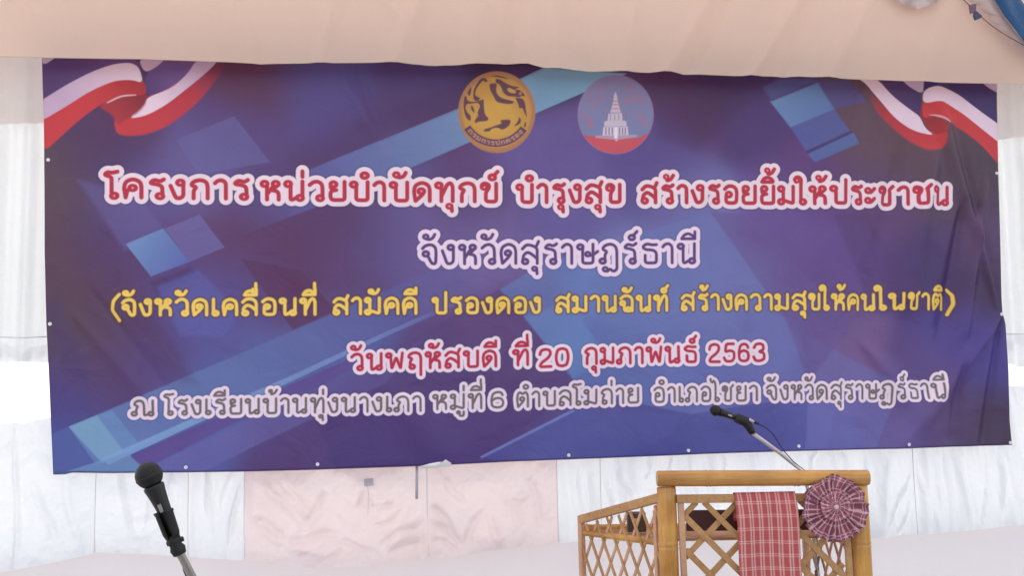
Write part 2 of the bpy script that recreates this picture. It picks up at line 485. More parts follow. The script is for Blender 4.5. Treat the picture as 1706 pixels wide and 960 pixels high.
# --- flag ribbons in the two upper corners
WHT, RED, PUR, MAR = (238, 218, 238), (204, 62, 70), (88, 60, 118), (142, 44, 62)
def R1(l): return [(x / 2.6656, y / 2.6656 + 60) for x, y in l]
def R3(l): return [(x / 2.6656 + 1066, y / 2.6656 + 60) for x, y in l]
poly(R1([(880, 90), (975, 100), (1010, 130), (900, 270), (820, 345), (740, 400), (650, 437), (570, 447), (518, 436), (505, 370), (600, 300), (830, 170)]), RED, .95, 2.0, (180, 50, 70), (R1([(650, 400), (950, 150)])), tuple(R1([(860, 260), (1010, 120)])), sm=True)
poly(R1([(640, 165), (735, 95), (900, 95), (840, 165), (760, 225), (650, 275)]), PUR, 1, 1, (112, 84, 146), tuple(R1([(650, 240), (740, 170)])), sm=True)
poly(R1([(612, 95), (740, 95), (690, 140), (640, 162)]), (204, 180, 210), 1, 1, sm=True)
poly(R1([(875, 100), (975, 100), (930, 150), (830, 232), (740, 302), (650, 352), (568, 371), (640, 305), (655, 270), (760, 232), (830, 170)]), WHT, 1, 1.0, (198, 172, 206), tuple(R1([(700, 300), (900, 140)])), sm=True)
poly(R1([(185, 85), (245, 85), (612, 90), (630, 170), (560, 160), (300, 235), (195, 285)]), PUR, 1, 1, (104, 74, 138), tuple(R1([(300, 100), (480, 180)])), sm=True)
poly(R1([(185, 85), (262, 85), (190, 132)]), (200, 176, 208), 1, 1, sm=True)
poly(R1([(430, 310), (520, 262), (605, 256), (638, 208), (652, 290), (620, 335), (568, 371), (520, 400), (505, 350)]), MAR, 1, 3, (176, 56, 66), tuple(R1([(620, 290), (520, 380)])), sm=True)
poly(R1([(195, 340), (295, 287), (392, 222), (498, 182), (580, 172), (640, 196), (652, 255), (605, 266), (520, 268), (430, 312), (350, 372), (260, 452), (190, 515), (180, 380)]), RED, 1, 1.4, (176, 50, 62), tuple(R1([(420, 260), (640, 250)])), sm=True)
poly(R1([(180, 288), (205, 270), (300, 213), (400, 160), (500, 125), (580, 116), (618, 138), (636, 208), (580, 192), (500, 202), (400, 242), (300, 307), (200, 365), (180, 372)]), WHT, 1, 1.0, (204, 180, 212), tuple(R1([(560, 120), (300, 300)])), sm=True)
poly(R1([(470, 296), (540, 264), (605, 258), (605, 264), (545, 271), (480, 300)]), (230, 190, 200), .9, .8, sm=True)
# right corner
poly(R3([(1000, 195), (1080, 285), (1148, 350), (1225, 402), (1312, 428), (1352, 425), (1345, 502), (1270, 508), (1180, 462), (1100, 392), (1020, 300)]), RED, .95, 3.0, (180, 50, 64), tuple(R3([(1300, 470), (1060, 290)])), tuple(R3([(1090, 350), (1000, 230)])), sm=True)
poly(R3([(1030, 185), (1180, 185), (1250, 262), (1240, 372), (1188, 335), (1105, 278), (1035, 212)]), PUR, 1, 1, (74, 52, 108), tuple(R3([(1100, 220), (1240, 300)])), sm=True)
poly(R3([(1150, 185), (1256, 185), (1254, 262), (1190, 225)]), (206, 184, 214), 1, 1, sm=True)
poly(R3([(955, 180), (1045, 182), (1120, 268), (1200, 330), (1240, 358), (1262, 410), (1306, 444), (1210, 422), (1130, 367), (1060, 282), (1000, 215)]), WHT, 1, 1.0, sm=True)
poly(R3([(1243, 305), (1240, 365), (1300, 442), (1350, 430), (1356, 392), (1300, 352), (1330, 300)]), MAR, 1, 3, (172, 54, 62), tuple(R3([(1260, 330), (1330, 430)])), sm=True)
poly(R3([(1255, 185), (1620, 190), (1640, 440), (1490, 345), (1390, 270), (1320, 240), (1250, 262)]), (70, 50, 110), 1, 1, sm=True)
poly(R3([(1500, 190), (1620, 190), (1620, 262), (1560, 240)]), (206, 186, 214), 1, 1, sm=True)
poly(R3([(1248, 282), (1330, 270), (1432, 315), (1512, 380), (1635, 470), (1620, 595), (1585, 565), (1520, 490), (1440, 425), (1370, 385), (1300, 352), (1250, 370)]), RED, 1, 1.8, sm=True)
poly(R3([(1252, 240), (1320, 221), (1400, 250), (1500, 328), (1620, 412), (1620, 495), (1500, 400), (1420, 335), (1330, 290), (1250, 302)]), WHT, 1, 1, sm=True)
poly(R3([(1270, 350), (1310, 352), (1370, 384), (1365, 390), (1305, 360)]), (226, 180, 186), .9, .8, sm=True)

# ------------------------------------------------------------------ Thai stroke letters (em: consonant height 1, x right, y up)
def circ(cx, cy, r, n=14):
    return [(cx + r * math.cos(2 * PI * k / n), cy + r * math.sin(2 * PI * k / n)) for k in range(n + 1)]
def fil(pts, r=.13):
    if len(pts) < 3: return list(pts)
    out = [pts[0]]
    for i in range(1, len(pts) - 1):
        a, b, c = pts[i - 1], pts[i], pts[i + 1]
        la = math.dist(a, b); lc = math.dist(b, c)
        ra = min(r, la * .48); rc = min(r, lc * .48)
        p = (b[0] + (a[0] - b[0]) * ra / la, b[1] + (a[1] - b[1]) * ra / la)
        q = (b[0] + (c[0] - b[0]) * rc / lc, b[1] + (c[1] - b[1]) * rc / lc)
        for t in (0, .33, .67, 1):
            u = 1 - t
            out.append((u * u * p[0] + 2 * u * t * b[0] + t * t * q[0], u * u * p[1] + 2 * u * t * b[1] + t * t * q[1]))
    out.append(pts[-1])
    return out
O = lambda x, y, r=.10: ('o', x, y, r * 1.2)
ARCH = [(.06, 0), (.0, .55), (.06, .86), (.33, 1.02), (.58, .88), (.64, .65), (.64, 0)]
GL = {
 'ก': (.62, [[(.10, 0), (.10, .45), (.22, .62), (-.01, .72), (.10, .93), (.35, 1.02), (.56, .92), (.62, .7), (.62, 0)]]),
 'ข': (.60, [[(.20, .78), (.12, .68), (.0, .74), (.02, .95), (.16, 1.02), (.32, .92), (.30, .72), (.18, .52), (.18, 0), (.60, 0), (.60, 1)], O(.12, .79, .08)]),
 'ค': (.64, [ARCH, [(.06, 0), (.12, .36), (.22, .52)], O(.32, .52)]),
 'ง': (.48, [O(.36, .86), [(.47, .86), (.47, .12), (.36, 0), (.20, 0), (.0, .68)]]),
 'จ': (.58, [[(.0, .80), (.12, .96), (.38, 1.02), (.56, .86), (.58, .5), (.56, 0), (.40, 0), (.22, .42)], O(.14, .52)]),
 'ฉ': (.68, [[(.02, .82), (.2, 1.02), (.5, 1.0), (.66, .8), (.66, 0)], O(.13, .52), [(.22, .48), (.22, .06), (.30, 0), (.40, .06)], O(.46, .10)]),
 'ช': (.66, [[(.20, .78), (.12, .68), (.0, .74), (.02, .95), (.16, 1.02), (.32, .92), (.30, .72), (.18, .52), (.18, 0), (.56, 0), (.56, .78), (.52, .86), (.70, 1.08)], O(.12, .79, .08)]),
 'ฎ': (.68, [O(.05, .10), [(.15, .1), (.15, .45), (.26, .62), (.04, .72), (.15, .93), (.4, 1.02), (.6, .92), (.67, .7), (.67, -.34), (.5, -.46), (.36, -.30), (.24, -.44)], O(.15, -.34, .08)]),
 'ณ': (.98, [O(.06, .10), [(.16, .1), (.16, .45), (.26, .62), (.04, .72), (.14, .95), (.34, 1.02), (.50, .92), (.54, .7), (.54, 0), (.64, 0), (.80, .16)], O(.87, .10), [(.97, .1), (.97, 1)]]),
 'ด': (.64, [ARCH, [(.07, 0), (.36, .36), (.40, .5)], O(.30, .53)]),
 'ต': (.64, [[(.06, 0), (0, .55), (.05, .90), (.18, 1.02), (.33, .84), (.48, 1.02), (.60, .90), (.64, .65), (.64, 0)], [(.07, 0), (.36, .36), (.40, .5)], O(.30, .53)]),
 'ถ': (.64, [O(.21, .10), [(.11, .1), (.11, .45), (.22, .62), (.0, .72), (.11, .93), (.36, 1.02), (.57, .92), (.64, .7), (.64, 0)]]),
 'ภ': (.68, [O(.05, .10), [(.15, .1), (.15, .45), (.26, .62), (.04, .72), (.15, .93), (.4, 1.02), (.6, .92), (.68, .7), (.68, 0)]]),
 'ฤ': (.64, [O(.21, .10), [(.11, .1), (.11, .45), (.22, .62), (.0, .72), (.11, .93), (.36, 1.02), (.57, .92), (.64, .7), (.64, -.42)]]),
 'ท': (.66, [O(.10, .86), [(.20, .86), (.20, 0)], [(.20, .25), (.44, .93), (.58, 1.02), (.66, .82), (.66, 0)]]),
 'ธ': (.62, [[(.62, .96), (.42, .94), (.22, 1.02), (.02, .86), (.14, .70), (.48, .68), (.62, .55), (.62, 0), (.14, 0), (.14, .40)]]),
 'น': (.70, [O(.10, .86), [(.20, .86), (.20, 0), (.30, 0), (.50, .16)], O(.58, .10), [(.68, .1), (.68, 1)]]),
 'บ': (.66, [O(.10, .86), [(.20, .86), (.20, 0), (.66, 0), (.66, 1)]]),
 'ป': (.66, [O(.10, .86), [(.20, .86), (.20, 0), (.66, 0), (.66, 1.36)]]),
 'พ': (.78, [O(.09, .86), [(.18, .84), (.24, 0), (.46, .74), (.68, 0), (.77, 1)]]),
 'ม': (.70, [O(.10, .86), [(.20, .86), (.20, .1)], O(.10, .10), [(.20, .2), (.68, .0), (.68, 1)]]),
 'ย': (.62, [O(.17, .86), [(.07, .84), (.05, .66), (.16, .56), (.28, .55)], [(.28, .55), (.08, .50), (.04, .30), (.08, 0), (.62, 0), (.62, 1)]]),
 'ร': (.52, [[(.54, 1.03), (.40, .90), (.20, 1.02), (.02, .80), (.34, .74), (.48, .64), (.50, .12)], O(.40, .10)]),
 'ล': (.66, [[(.02, .80), (.2, 1.02), (.5, 1.0), (.66, .8), (.66, 0)], O(.14, .10), [(.04, .12), (.06, .44), (.24, .64), (.46, .5), (.66, .26)]]),
 'ส': (.68, [[(.02, .76), (.2, 1.0), (.46, .94), (.66, .8), (.66, 0)], [(.60, .84), (.72, 1.16)], O(.14, .10), [(.04, .12), (.06, .42), (.24, .62), (.46, .46), (.66, .24)]]),
 'ว': (.52, [[(.0, .82), (.14, .98), (.34, 1.02), (.50, .86), (.52, .6), (.52, .12)], O(.42, .10)]),
 'ษ': (.72, [O(.10, .86), [(.20, .86), (.20, 0), (.64, 0), (.64, 1)], O(.42, .48, .08), [(.48, .42), (.60, .40), (.84, .62)]]),
 'ห': (.68, [O(.10, .86), [(.20, .86), (.20, 0)], [(.20, .28), (.46, .76)], O(.55, .86), [(.36, .52), (.62, .46), (.67, .30), (.67, 0)], [(.63, .80), (.50, .62)]]),
 'อ': (.62, [[(.04, .82), (.18, .98), (.36, 1.02), (.58, .90), (.63, .6), (.61, .08), (.50, 0), (.20, 0), (.10, .1), (.12, .46)], O(.24, .50)]),
 'ะ': (.40, [O(.08, .78, .09), [(.06, .68), (.22, .66), (.40, .90)], O(.08, .20, .09), [(.06, .10), (.22, .08), (.40, .32)]]),
 'า': (.40, [[(.0, .84), (.10, .98), (.26, 1.02), (.39, .88), (.40, .7), (.40, 0)]]),
 'เ': (.24, [[(.05, 1), (.05, .12)], O(.15, .10)]),
 'โ': (.30, [O(.20, .10), [(.10, .12), (.10, 1.14), (-.18, 1.26), (-.06, 1.42), (.10, 1.36), (.32, 1.42)]]),
 'ใ': (.26, [O(.18, .10), [(.08, .12), (.08, 1.16), (.10, 1.42), (.0, 1.56), (-.14, 1.56), (-.24, 1.42), (-.16, 1.28)], O(-.10, 1.38, .07)]),
 'ไ': (.26, [O(.18, .10), [(.08, .12), (.08, 1.10), (.04, 1.30), (-.06, 1.42), (-.12, 1.24), (-.26, 1.42), (-.24, 1.52)]]),
 '0': (.62, [[(.31, 0), (.08, .06), (.0, .45), (.0, .75), (.08, 1.12), (.31, 1.2), (.54, 1.12), (.62, .75), (.62, .45), (.54, .06), (.31, 0)]]),
 '2': (.60, [[(.02, .84), (.06, 1.1), (.3, 1.2), (.54, 1.12), (.58, .84), (.44, .58), (.10, .28), (.0, 0), (.60, 0)]]),
 '3': (.58, [[(.02, .92), (.10, 1.14), (.3, 1.2), (.52, 1.12), (.54, .76), (.26, .64), (.56, .56), (.58, .12), (.3, 0), (.08, .04), (.0, .3)]]),
 '5': (.60, [[(.54, 1.2), (.12, 1.2), (.06, .64), (.30, .76), (.56, .68), (.60, .3), (.50, .04), (.28, 0), (.08, .04), (.0, .26)]]),
 '6': (.60, [[(.56, .94), (.50, 1.14), (.3, 1.2), (.08, 1.08), (.0, .6), (.04, .12), (.3, 0), (.54, .08), (.60, .36), (.54, .66), (.3, .76), (.06, .62), (.01, .42)]]),
 '(': (.22, [[(.24, 1.30), (.06, .9), (.02, .3), (.24, -.36)]]),
 ')': (.22, [[(-.02, 1.30), (.18, .9), (.20, .3), (-.02, -.36)]]),
}
MK = {  # marks, relative to the right edge of the letter before; y of the lower level
 'ั': [O(-.44, 1.42, .08), [(-.47, 1.33), (-.30, 1.26), (-.14, 1.34), (-.06, 1.54)]],
 'ิ': [[(-.56, 1.26), (-.46, 1.46), (-.28, 1.54), (-.08, 1.42), (.0, 1.26), (-.56, 1.26)]],
 'ี': [[(-.56, 1.26), (-.46, 1.46), (-.28, 1.54), (-.08, 1.42), (.0, 1.26), (-.56, 1.26)], [(.0, 1.26), (.0, 1.62)]],
 'ื': [[(-.56, 1.26), (-.46, 1.46), (-.28, 1.54), (-.08, 1.42), (.0, 1.26), (-.56, 1.26)], [(.0, 1.26), (.0, 1.62)], [(-.16, 1.42), (-.16, 1.62)]],
 'ุ': [O(-.14, -.28, .07), [(-.05, -.24), (-.03, -.54)]],
 'ู': [O(-.30, -.26, .06), [(-.24, -.28), (-.24, -.50), (-.02, -.50), (-.02, -.22)]],
 'ํ': [O(-.12, 1.36, .11)],
 '่': [[(-.02, 1.26), (-.02, 1.56)]],
 '้': [O(-.30, 1.52, .06), [(-.23, 1.50), (-.28, 1.28), (-.08, 1.36), (.04, 1.60)]],
 '์': [O(-.16, 1.34, .10), [(-.10, 1.43), (.06, 1.66)]],
}
DOTS = []
def layout(word, gap=.27):
    """-> list of polylines in em units, total width"""
    out = []; x = 0.0; right = 0.0; upper = False; DOTS.clear()
    for ch in word.replace('ำ', 'ํา'):
        if ch in MK:
            dy = 0.0
            if ch in '่้์' and upper: dy = .42
            if ch in 'ัิีื': upper = True
            for s in MK[ch]:
                if s[0] == 'o': DOTS.append((s[1] + right, s[2] + dy))
                out.append([(a + right, b + dy) for a, b in (circ(s[1], s[2], s[3]) if s[0] == 'o' else fil(s, .09))])
            continue
        upper = False
        if ch == ' ': x += .5; continue
        wd, st = GL[ch]
        for s in st:
            if s[0] == 'o': DOTS.append((s[1] + x, s[2]))
            out.append([(a + x, b) for a, b in (circ(s[1], s[2], s[3]) if s[0] == 'o' else fil(s))])
        right = x + wd
        x += wd + gap
    return out, right

def text_line(words, thick, outl, col, ocol=None, rim=None, rimw=2.0, dot=None):
    """words: (text, x0, x1, y0, y1, height) in photo px: left/right end, baseline at both ends, letter height"""
    pad = (thick / 2 + outl + rimw + 4) * PX
    segs = []; dots = []
    for (txt, x0, x1, y0, y1, h) in words:
        pl, wd = layout(txt)
        t2 = thick / 2
        a0, a1 = x0 + t2, x1 - t2
        hh = h - thick
        for (u, v) in DOTS: dots.append(T(a0 + (a1 - a0) * u / wd, y0 - t2 + (y1 - y0) * u / wd - v * hh))
        for l in pl:
            q = []
            for (u, v) in l:
                f = u / wd if wd > 0 else 0
                q.append(T(a0 + (a1 - a0) * f, y0 - t2 + (y1 - y0) * f - v * hh))
            segs += list(zip(q, q[1:]))
    xs = [p[0] for s in segs for p in s]; ys = [p[1] for s in segs for p in s]
    x0, x1, y0, y1 = window(min(xs) - pad, max(xs) + pad, min(ys) - pad, max(ys) + pad)
    D = np.full((y1 - y0, x1 - x0), 1e6, np.float32)
    for a, b in segs:
        u0, u1 = max(x0, int(min(a[0], b[0]) - pad)), min(x1, int(max(a[0], b[0]) + pad) + 1)
        v0, v1 = max(y0, int(min(a[1], b[1]) - pad)), min(y1, int(max(a[1], b[1]) + pad) + 1)
        if u1 <= u0 or v1 <= v0: continue
        yy, xx = np.mgrid[v0:v1, u0:u1].astype(np.float32)
        w_ = D[v0 - y0:v1 - y0, u0 - x0:u1 - x0]
        np.minimum(w_, seg_d(xx, yy, a, b), out=w_)
    V = IMG[y0:y1, x0:x1]
    def lay(rad, c, al, soft):
        m = np.clip((rad * PX - D) / (soft * PX) + .5, 0, 1)[..., None] * al
        V.__iadd__((lin(c) - V) * m)
    if rim is not None: lay(thick / 2 + outl + rimw * .5, rim, .75, rimw * 1.6)
    if ocol is not None: lay(thick / 2 + outl, ocol, 1.0, 1.1)
    lay(thick / 2, col, 1.0, 1.3)
    if dot:
        for (cx, cy) in dots: poly(ell(cx, cy, dot[1] * PX, n=12), dot[0], .9, .8, tp=False)

PINK = (244, 226, 238)
text_line([('โครงการ', 178, 415, 332.5, 334, 37), ('หน่วยบำบัดทุกข์', 433, 830, 335.5, 338.5, 37), ('บำรุงสุข', 859, 1036, 339.5, 339.5, 36),
           ('สร้างรอยยิ้มให้ประชาชน', 1066, 1580, 340, 344, 35)], 6.7, 7.0, (190, 48, 72), PINK, (56, 34, 88), 2.4, ((250, 150, 170), 1.7))
text_line([('จังหวัดสุราษฎร์ธานี', 701, 1160, 442, 440, 37)], 5.2, 6.6, (96, 64, 124), (244, 224, 244), (66, 46, 104), 2.2, ((190, 160, 200), 1.3))
text_line([('(', 183, 200, 527, 527, 31), ('จังหวัดเคลื่อนที่', 202, 527, 528, 526, 31), ('สามัคคี', 553, 695, 525.5, 524.5, 31), ('ปรองดอง', 719, 901, 524, 523, 30),
           ('สมานฉันท์', 924, 1113, 522, 519.5, 30), ('สร้างความสุขให้คนในชาติ', 1133, 1575, 518.5, 517, 30), (')', 1580, 1593, 517, 516, 30)], 5.0, 1.3, (250, 214, 100), (112, 70, 64), (70, 44, 76), 1.6)
text_line([('วันพฤหัสบดี', 583, 828, 619, 612.5, 31), ('ที่', 853, 881, 611, 610, 30), ('20', 896, 948, 614, 612, 29.5), ('กุมภาพันธ์', 971, 1159, 609, 605.5, 31),
           ('2563', 1178, 1275, 605.5, 604, 29.5)], 5.0, 5.2, (192, 40, 72), PINK, (60, 40, 96), 2.0, ((240, 150, 180), 1.0))
text_line([('ณ', 219, 257, 694, 694, 28), ('โรงเรียนบ้านทุ่งนางเภา', 276, 702, 693, 686.5, 28), ('หมู่ที่', 720, 803, 684, 682, 28), ('6', 816, 840, 682, 681, 26),
           ('ตำบลโมถ่าย', 859, 1064, 680, 672.5, 28), ('อำเภอไชยา', 1086, 1262, 672, 669, 28), ('จังหวัดสุราษฎร์ธานี', 1274, 1571, 668, 665, 28)], 3.9, 4.9, (116, 104, 104), (244, 224, 238), (60, 44, 92), 2.0)

# ------------------------------------------------------------------ emblem 1: gold seal with a lion
CX, CY, RX, RY = 827.5, 186, 64.5, 68
poly(ell(CX, CY, RX, RY), (178, 128, 88), 1, 1)
poly(ell(CX, CY, RX - 7, RY - 8), (198, 152, 74), 1, 3)
poly(ell(CX - 2, CY + 10, 38, 34), (212, 168, 80), .8, 12)
def E8(l): return [(x / 6.0 + 750, y / 6.0 + 105) for x, y in l]
DK = (86, 48, 84)
for l in ([(300, 150), (345, 140), (380, 175), (350, 190), (330, 165), (290, 210), (255, 260), (245, 320), (300, 340), (285, 375), (230, 370), (228, 260)],
          [(385, 200), (470, 195), (455, 260), (470, 310), (520, 350), (640, 370), (630, 400), (560, 405), (460, 385), (435, 330), (400, 270)],
          [(450, 150), (500, 160), (560, 200), (620, 225), (700, 235), (660, 250), (640, 270), (600, 240), (560, 250), (590, 290), (640, 300), (680, 280), (720, 300), (700, 340), (640, 330), (570, 325), (530, 290), (510, 240), (490, 205), (455, 195)],
          [(640, 340), (720, 345), (750, 390), (755, 460), (770, 545), (745, 500), (720, 440), (690, 450), (680, 400)],
          [(140, 330), (160, 320), (170, 370), (215, 385), (300, 370), (335, 350), (335, 420), (345, 510), (385, 545), (370, 575), (280, 580), (255, 600), (240, 570), (280, 520), (270, 480), (300, 430), (280, 390), (215, 400), (160, 405), (150, 450), (180, 500), (205, 520), (205, 575), (170, 560), (140, 500), (130, 420)],
          [(205, 410), (235, 440), (245, 500), (225, 480), (205, 450)],
          [(490, 565), (600, 555), (605, 590), (580, 630), (520, 665), (480, 640), (420, 645), (390, 680), (330, 680), (340, 655), (400, 640), (460, 615), (520, 600)],
          [(690, 530), (710, 560), (700, 600), (650, 625), (640, 615), (675, 585)], [(750, 575), (762, 600), (750, 640), (735, 630)],
          [(390, 125), (470, 118), (540, 135), (600, 160), (540, 150), (470, 135)], [(640, 270), (680, 255), (740, 300), (745, 330), (700, 320)],
          [(180, 270), (215, 230), (205, 300), (190, 330), (170, 300)]):
    poly(E8(l), DK, .92, .9, sm=True)
for l in ([(465, 250), (485, 215), (505, 240), (500, 300), (530, 330), (600, 340), (660, 355), (665, 385), (620, 372), (540, 352), (480, 320)], [(570, 262), (600, 255), (650, 265), (630, 290), (590, 285)],
          [(410, 150), (445, 150), (450, 190), (425, 185)]):
    poly(E8(l), (206, 160, 88), .95, .9, sm=True)
for (x, y, r) in ((220, 290, 14), (270, 430, 16), (190, 430, 18), (265, 520, 14), (700, 300, 16), (560, 165, 10)):
    poly(E8(ell(x, y, r, r, 12)), (190, 146, 96), .8, 1.2)
# ribbon with arc lettering under the lion
def arc_pt(a, r): return (455 + math.cos(a) * r * .97, 440 + math.sin(a) * r)
A0, A1 = math.radians(146), math.radians(36)
outer = [arc_pt(A0 + (A1 - A0) * k / 24, 392) for k in range(25)]; inner = [arc_pt(A0 + (A1 - A0) * k / 24, 318) for k in range(25)]
poly(E8(outer + inner[::-1]), DK, 1, 1)
outer = [arc_pt(A0 - .05 + (A1 - A0 + .1) * k / 24, 380) for k in range(25)]; inner = [arc_pt(A0 - .05 + (A1 - A0 + .1) * k / 24, 330) for k in range(25)]
poly(E8(outer + inner[::-1]), (132, 92, 108), .9, 1)
pl, wd = layout('กรมการปกครอง', .34)
x0, x1, y0, y1 = window(*[f for f in (T(770, 200)[0], T(890, 200)[0], T(830, 200)[1], T(830, 262)[1])])
yy, xx = np.mgrid[y0:y1, x0:x1].astype(np.float32); D = np.full(xx.shape, 1e6, np.float32)
for l in pl:
    q = []
    for u, v in l:
        a = A0 - .1 + (A1 - A0 + .2) * u / wd
        q.append(T(*E8([arc_pt(a, 372 - v * 34)])[0]))
    for a, b in zip(q, q[1:]): np.minimum(D, seg_d(xx, yy, a, b), out=D)
m = np.clip(.75 * PX - D + .5, 0, 1)[..., None] * .7
V = IMG[y0:y1, x0:x1]; V += (lin((206, 164, 130)) - V) * m

# ------------------------------------------------------------------ emblem 2: round seal with a white stupa
CX, CY, RX, RY = 1025.5, 190, 63.5, 66
poly(ell(CX, CY, RX, RY), (150, 128, 168), .95, 1)
poly(ell(CX, CY, RX - 2, RY - 2), (140, 134, 178), 1, 1, (122, 136, 182), ((1025, 125), (1025, 250)))
bot = ell(CX, CY, RX - 1, RY - 1, 24, math.radians(31), math.radians(149))
poly([(CX + 52, 222), (CX + 40, 228), (CX, 232), (CX - 38, 226), (CX - 42, 226)] + bot[::-1][:] , (204, 88, 102), 1, 1)
for (x, y) in ((985, 160), (1000, 145), (1052, 148), (1068, 165), (990, 172), (980, 200), (972, 190), (1070, 195), (1075, 205), (1045, 165), (1004, 165), (985, 210), (1060, 160)):
    for k in range(3):
        poly(ell(x + random.uniform(-5, 5), y + random.uniform(-4, 4), random.uniform(2, 5), random.uniform(2, 4), 9), (180, 116, 144), .5, 2.5)
def E2(l): return [(x / 2.6656 + 540, y / 2.6656 + 60) for x, y in l]
for l, c in (([(1286, 262), (1293, 245), (1300, 262), (1303, 285), (1312, 320), (1318, 338), (1270, 338), (1276, 318), (1284, 285)], (214, 190, 208)),
             ([(1262, 342), (1322, 340), (1328, 372), (1342, 376), (1344, 398), (1244, 400), (1244, 378), (1258, 374)], (206, 196, 216)),
             ([(1240, 402), (1348, 400), (1352, 440), (1310, 452), (1298, 466), (1288, 452), (1236, 440)], (214, 204, 224)),
             ([(1205, 440), (1390, 436), (1388, 446), (1300, 458), (1205, 450)], (184, 160, 184))):
    poly(E2(l), c, 1, .8)
for x in (1252, 1266, 1280, 1312, 1326, 1338):
    poly(E2([(x - 3, 404), (x + 2, 404), (x + 2, 436), (x - 3, 436)]), (92, 84, 130), .8, .6)
for x in (1256, 1272, 1290, 1308, 1326, 1340):
    poly(E2([(x - 2, 345), (x + 2, 345), (x + 2, 374), (x - 2, 374)]), (150, 110, 140), .7, .6)
for y in (285, 300, 318): poly(E2([(1280, y), (1308, y), (1308, y + 4), (1280, y + 4)]), (150, 104, 140), .7, .6)
poly(E2([(1290, 402), (1302, 402), (1304, 452), (1288, 452)]), (238, 230, 240), 1, .8)

# slight ink mottling
IMG *= (1 + .03 * np.asarray(fbm(*np.meshgrid(np.arange(IW) / 60.0, np.arange(IH) / 60.0)), np.float32))[..., None]
np.clip(IMG, 0, 1, out=IMG)
img = bpy.data.images.new('banner_print', IW, IH, alpha=False, float_buffer=True)
img.colorspace_settings.name = 'Linear Rec.709'
buf = np.ones((IH, IW, 4), np.float32); buf[..., :3] = np.clip(IMG[::-1] * np.array([1.0, .94, .96], np.float32), 0, 1)
img.pixels.foreach_set(buf.reshape(-1)); img.update()

M_ban = bpy.data.materials.new('printed_vinyl')
nt, b = nodes_of(M_ban)
ti = N(nt, 'ShaderNodeTexImage'); ti.image = img; ti.interpolation = 'Cubic'; ti.extension = 'EXTEND'
nt.links.new(ti.outputs[0], b.inputs['Base Color'])
b.inputs['Roughness'].default_value = .38
b.inputs['Specular IOR Level'].default_value = .32
tc = N(nt, 'ShaderNodeTexCoord')
nz = N(nt, 'ShaderNodeTexNoise', i_Scale=5.0, i_Detail=4.0, i_Distortion=.6); nt.links.new(tc.outputs['Object'], nz.inputs['Vector'])
bp = N(nt, 'ShaderNodeBump', i_Strength=.45, i_Distance=.03); nt.links.new(nz.outputs[0], bp.inputs['Height'])
nt.links.new(bp.outputs[0], b.inputs['Normal'])

# ==================================================================
#  SETTING
# ==================================================================
def quad_obj(name, pts, mat, kind=None):
    me = bpy.data.meshes.new(name); me.from_pydata(pts, [], [list(range(len(pts)))]); o = link(name, me, mat, smooth=False)
    if kind: o['kind'] = kind
    return o
M_ground = plain_mat('dry_ground', (.30, .25, .19), rough=.95, var=.35, scale=1.5, bump=.5, bscale=30)
quad_obj('ground', [(-400, -400, 0), (400, -400, 0), (400, 400, 0), (-400, 400, 0)], M_ground, 'structure')
M_mat = plain_mat('stage_floor_cloth', (.55, .53, .52), rough=.8, var=.08, scale=3)
quad_obj('stage_floor', [(-4.2, 1.2, .006), (4.6, 1.2, .006), (4.6, 7.2, .006), (-4.2, 5.6, .006)], M_mat, 'structure')

S_L, S_R = wall_sz(-800, 500)[0], wall_sz(2450, 500)[0]
zc = lambda v: (lambda s: v)
def prof(pts, off):                    # traced pixel profile -> z(s)
    q = sorted(wall_sz(x, y, off) for x, y in pts)
    return lambda s: float(np.interp(s, [a for a, _ in q], [b_ for _, b_ in q]))

# outer tent wall, in sun from behind, gentle billow, panel seams
outer = thing('tent_wall', 'bright sunlit white cloth wall at the very back, seen in the gaps beside the banner', 'tent wall', tuple(wall_pt(0, 0, -.5)))
wall_grid('wall_cloth', S_L, S_R, zc(4.05), zc(.02), -.5, lambda S, Z: .02 * fbm(S * .7, Z * .5, 3) + .006 * np.sin(S * 26 + fbm(S, Z * .3) * 3), 300, 80, M_wall, outer)
for zz in (4.03, 2.02):
    bm = bmesh.new(); tube(bm, [wall_pt(S_L, zz, -.46), wall_pt(S_R, zz, -.46)], .022, 10); bm_obj('tent_rail', bm, M_pole, outer)

# upper pleated curtain behind the banner, ends at its lower hem
up_hem = prof([(-300, 606), (0, 604), (80, 604), (900, 598), (1660, 604), (1706, 612), (1990, 600)], -.14)
def pleats(S, Z):
    ph = S * 38 + 2.2 * fbm(S * 1.5, Z * .35, 2)
    a = .010 + .012 * (vnoise(S * 3, 0) + .5)
    return 1.5 * a * np.sin(ph) + .008 * np.sin(ph * 2.3 + 1) + .004 * ridge(S * 6, Z * 1.5)
upper = wall_grid('pleated_curtain', S_L, S_R, zc(4.02), up_hem, -.14, pleats, 1400, 90, M_pleat)
tag(upper, 'white curtain with fine vertical pleats showing left and right of the banner', 'curtain')
# gathered pelmet strip above it
pel_hem = prof([(-300, 207), (0, 205), (30, 207), (78, 203), (1000, 210), (1664, 232), (1706, 228), (1990, 236)], -.085)
pel = wall_grid('gathered_pelmet', S_L, S_R, zc(4.0), pel_hem, -.085, lambda S, Z: .012 * np.sin(S * 30 + 3 * fbm(S * 1.2, Z, 2)) + .004 * np.sin(S * 90), 700, 40, M_pelmet)
tag(pel, 'short gathered pelmet of thin pale cloth just under the beige valance', 'pelmet')
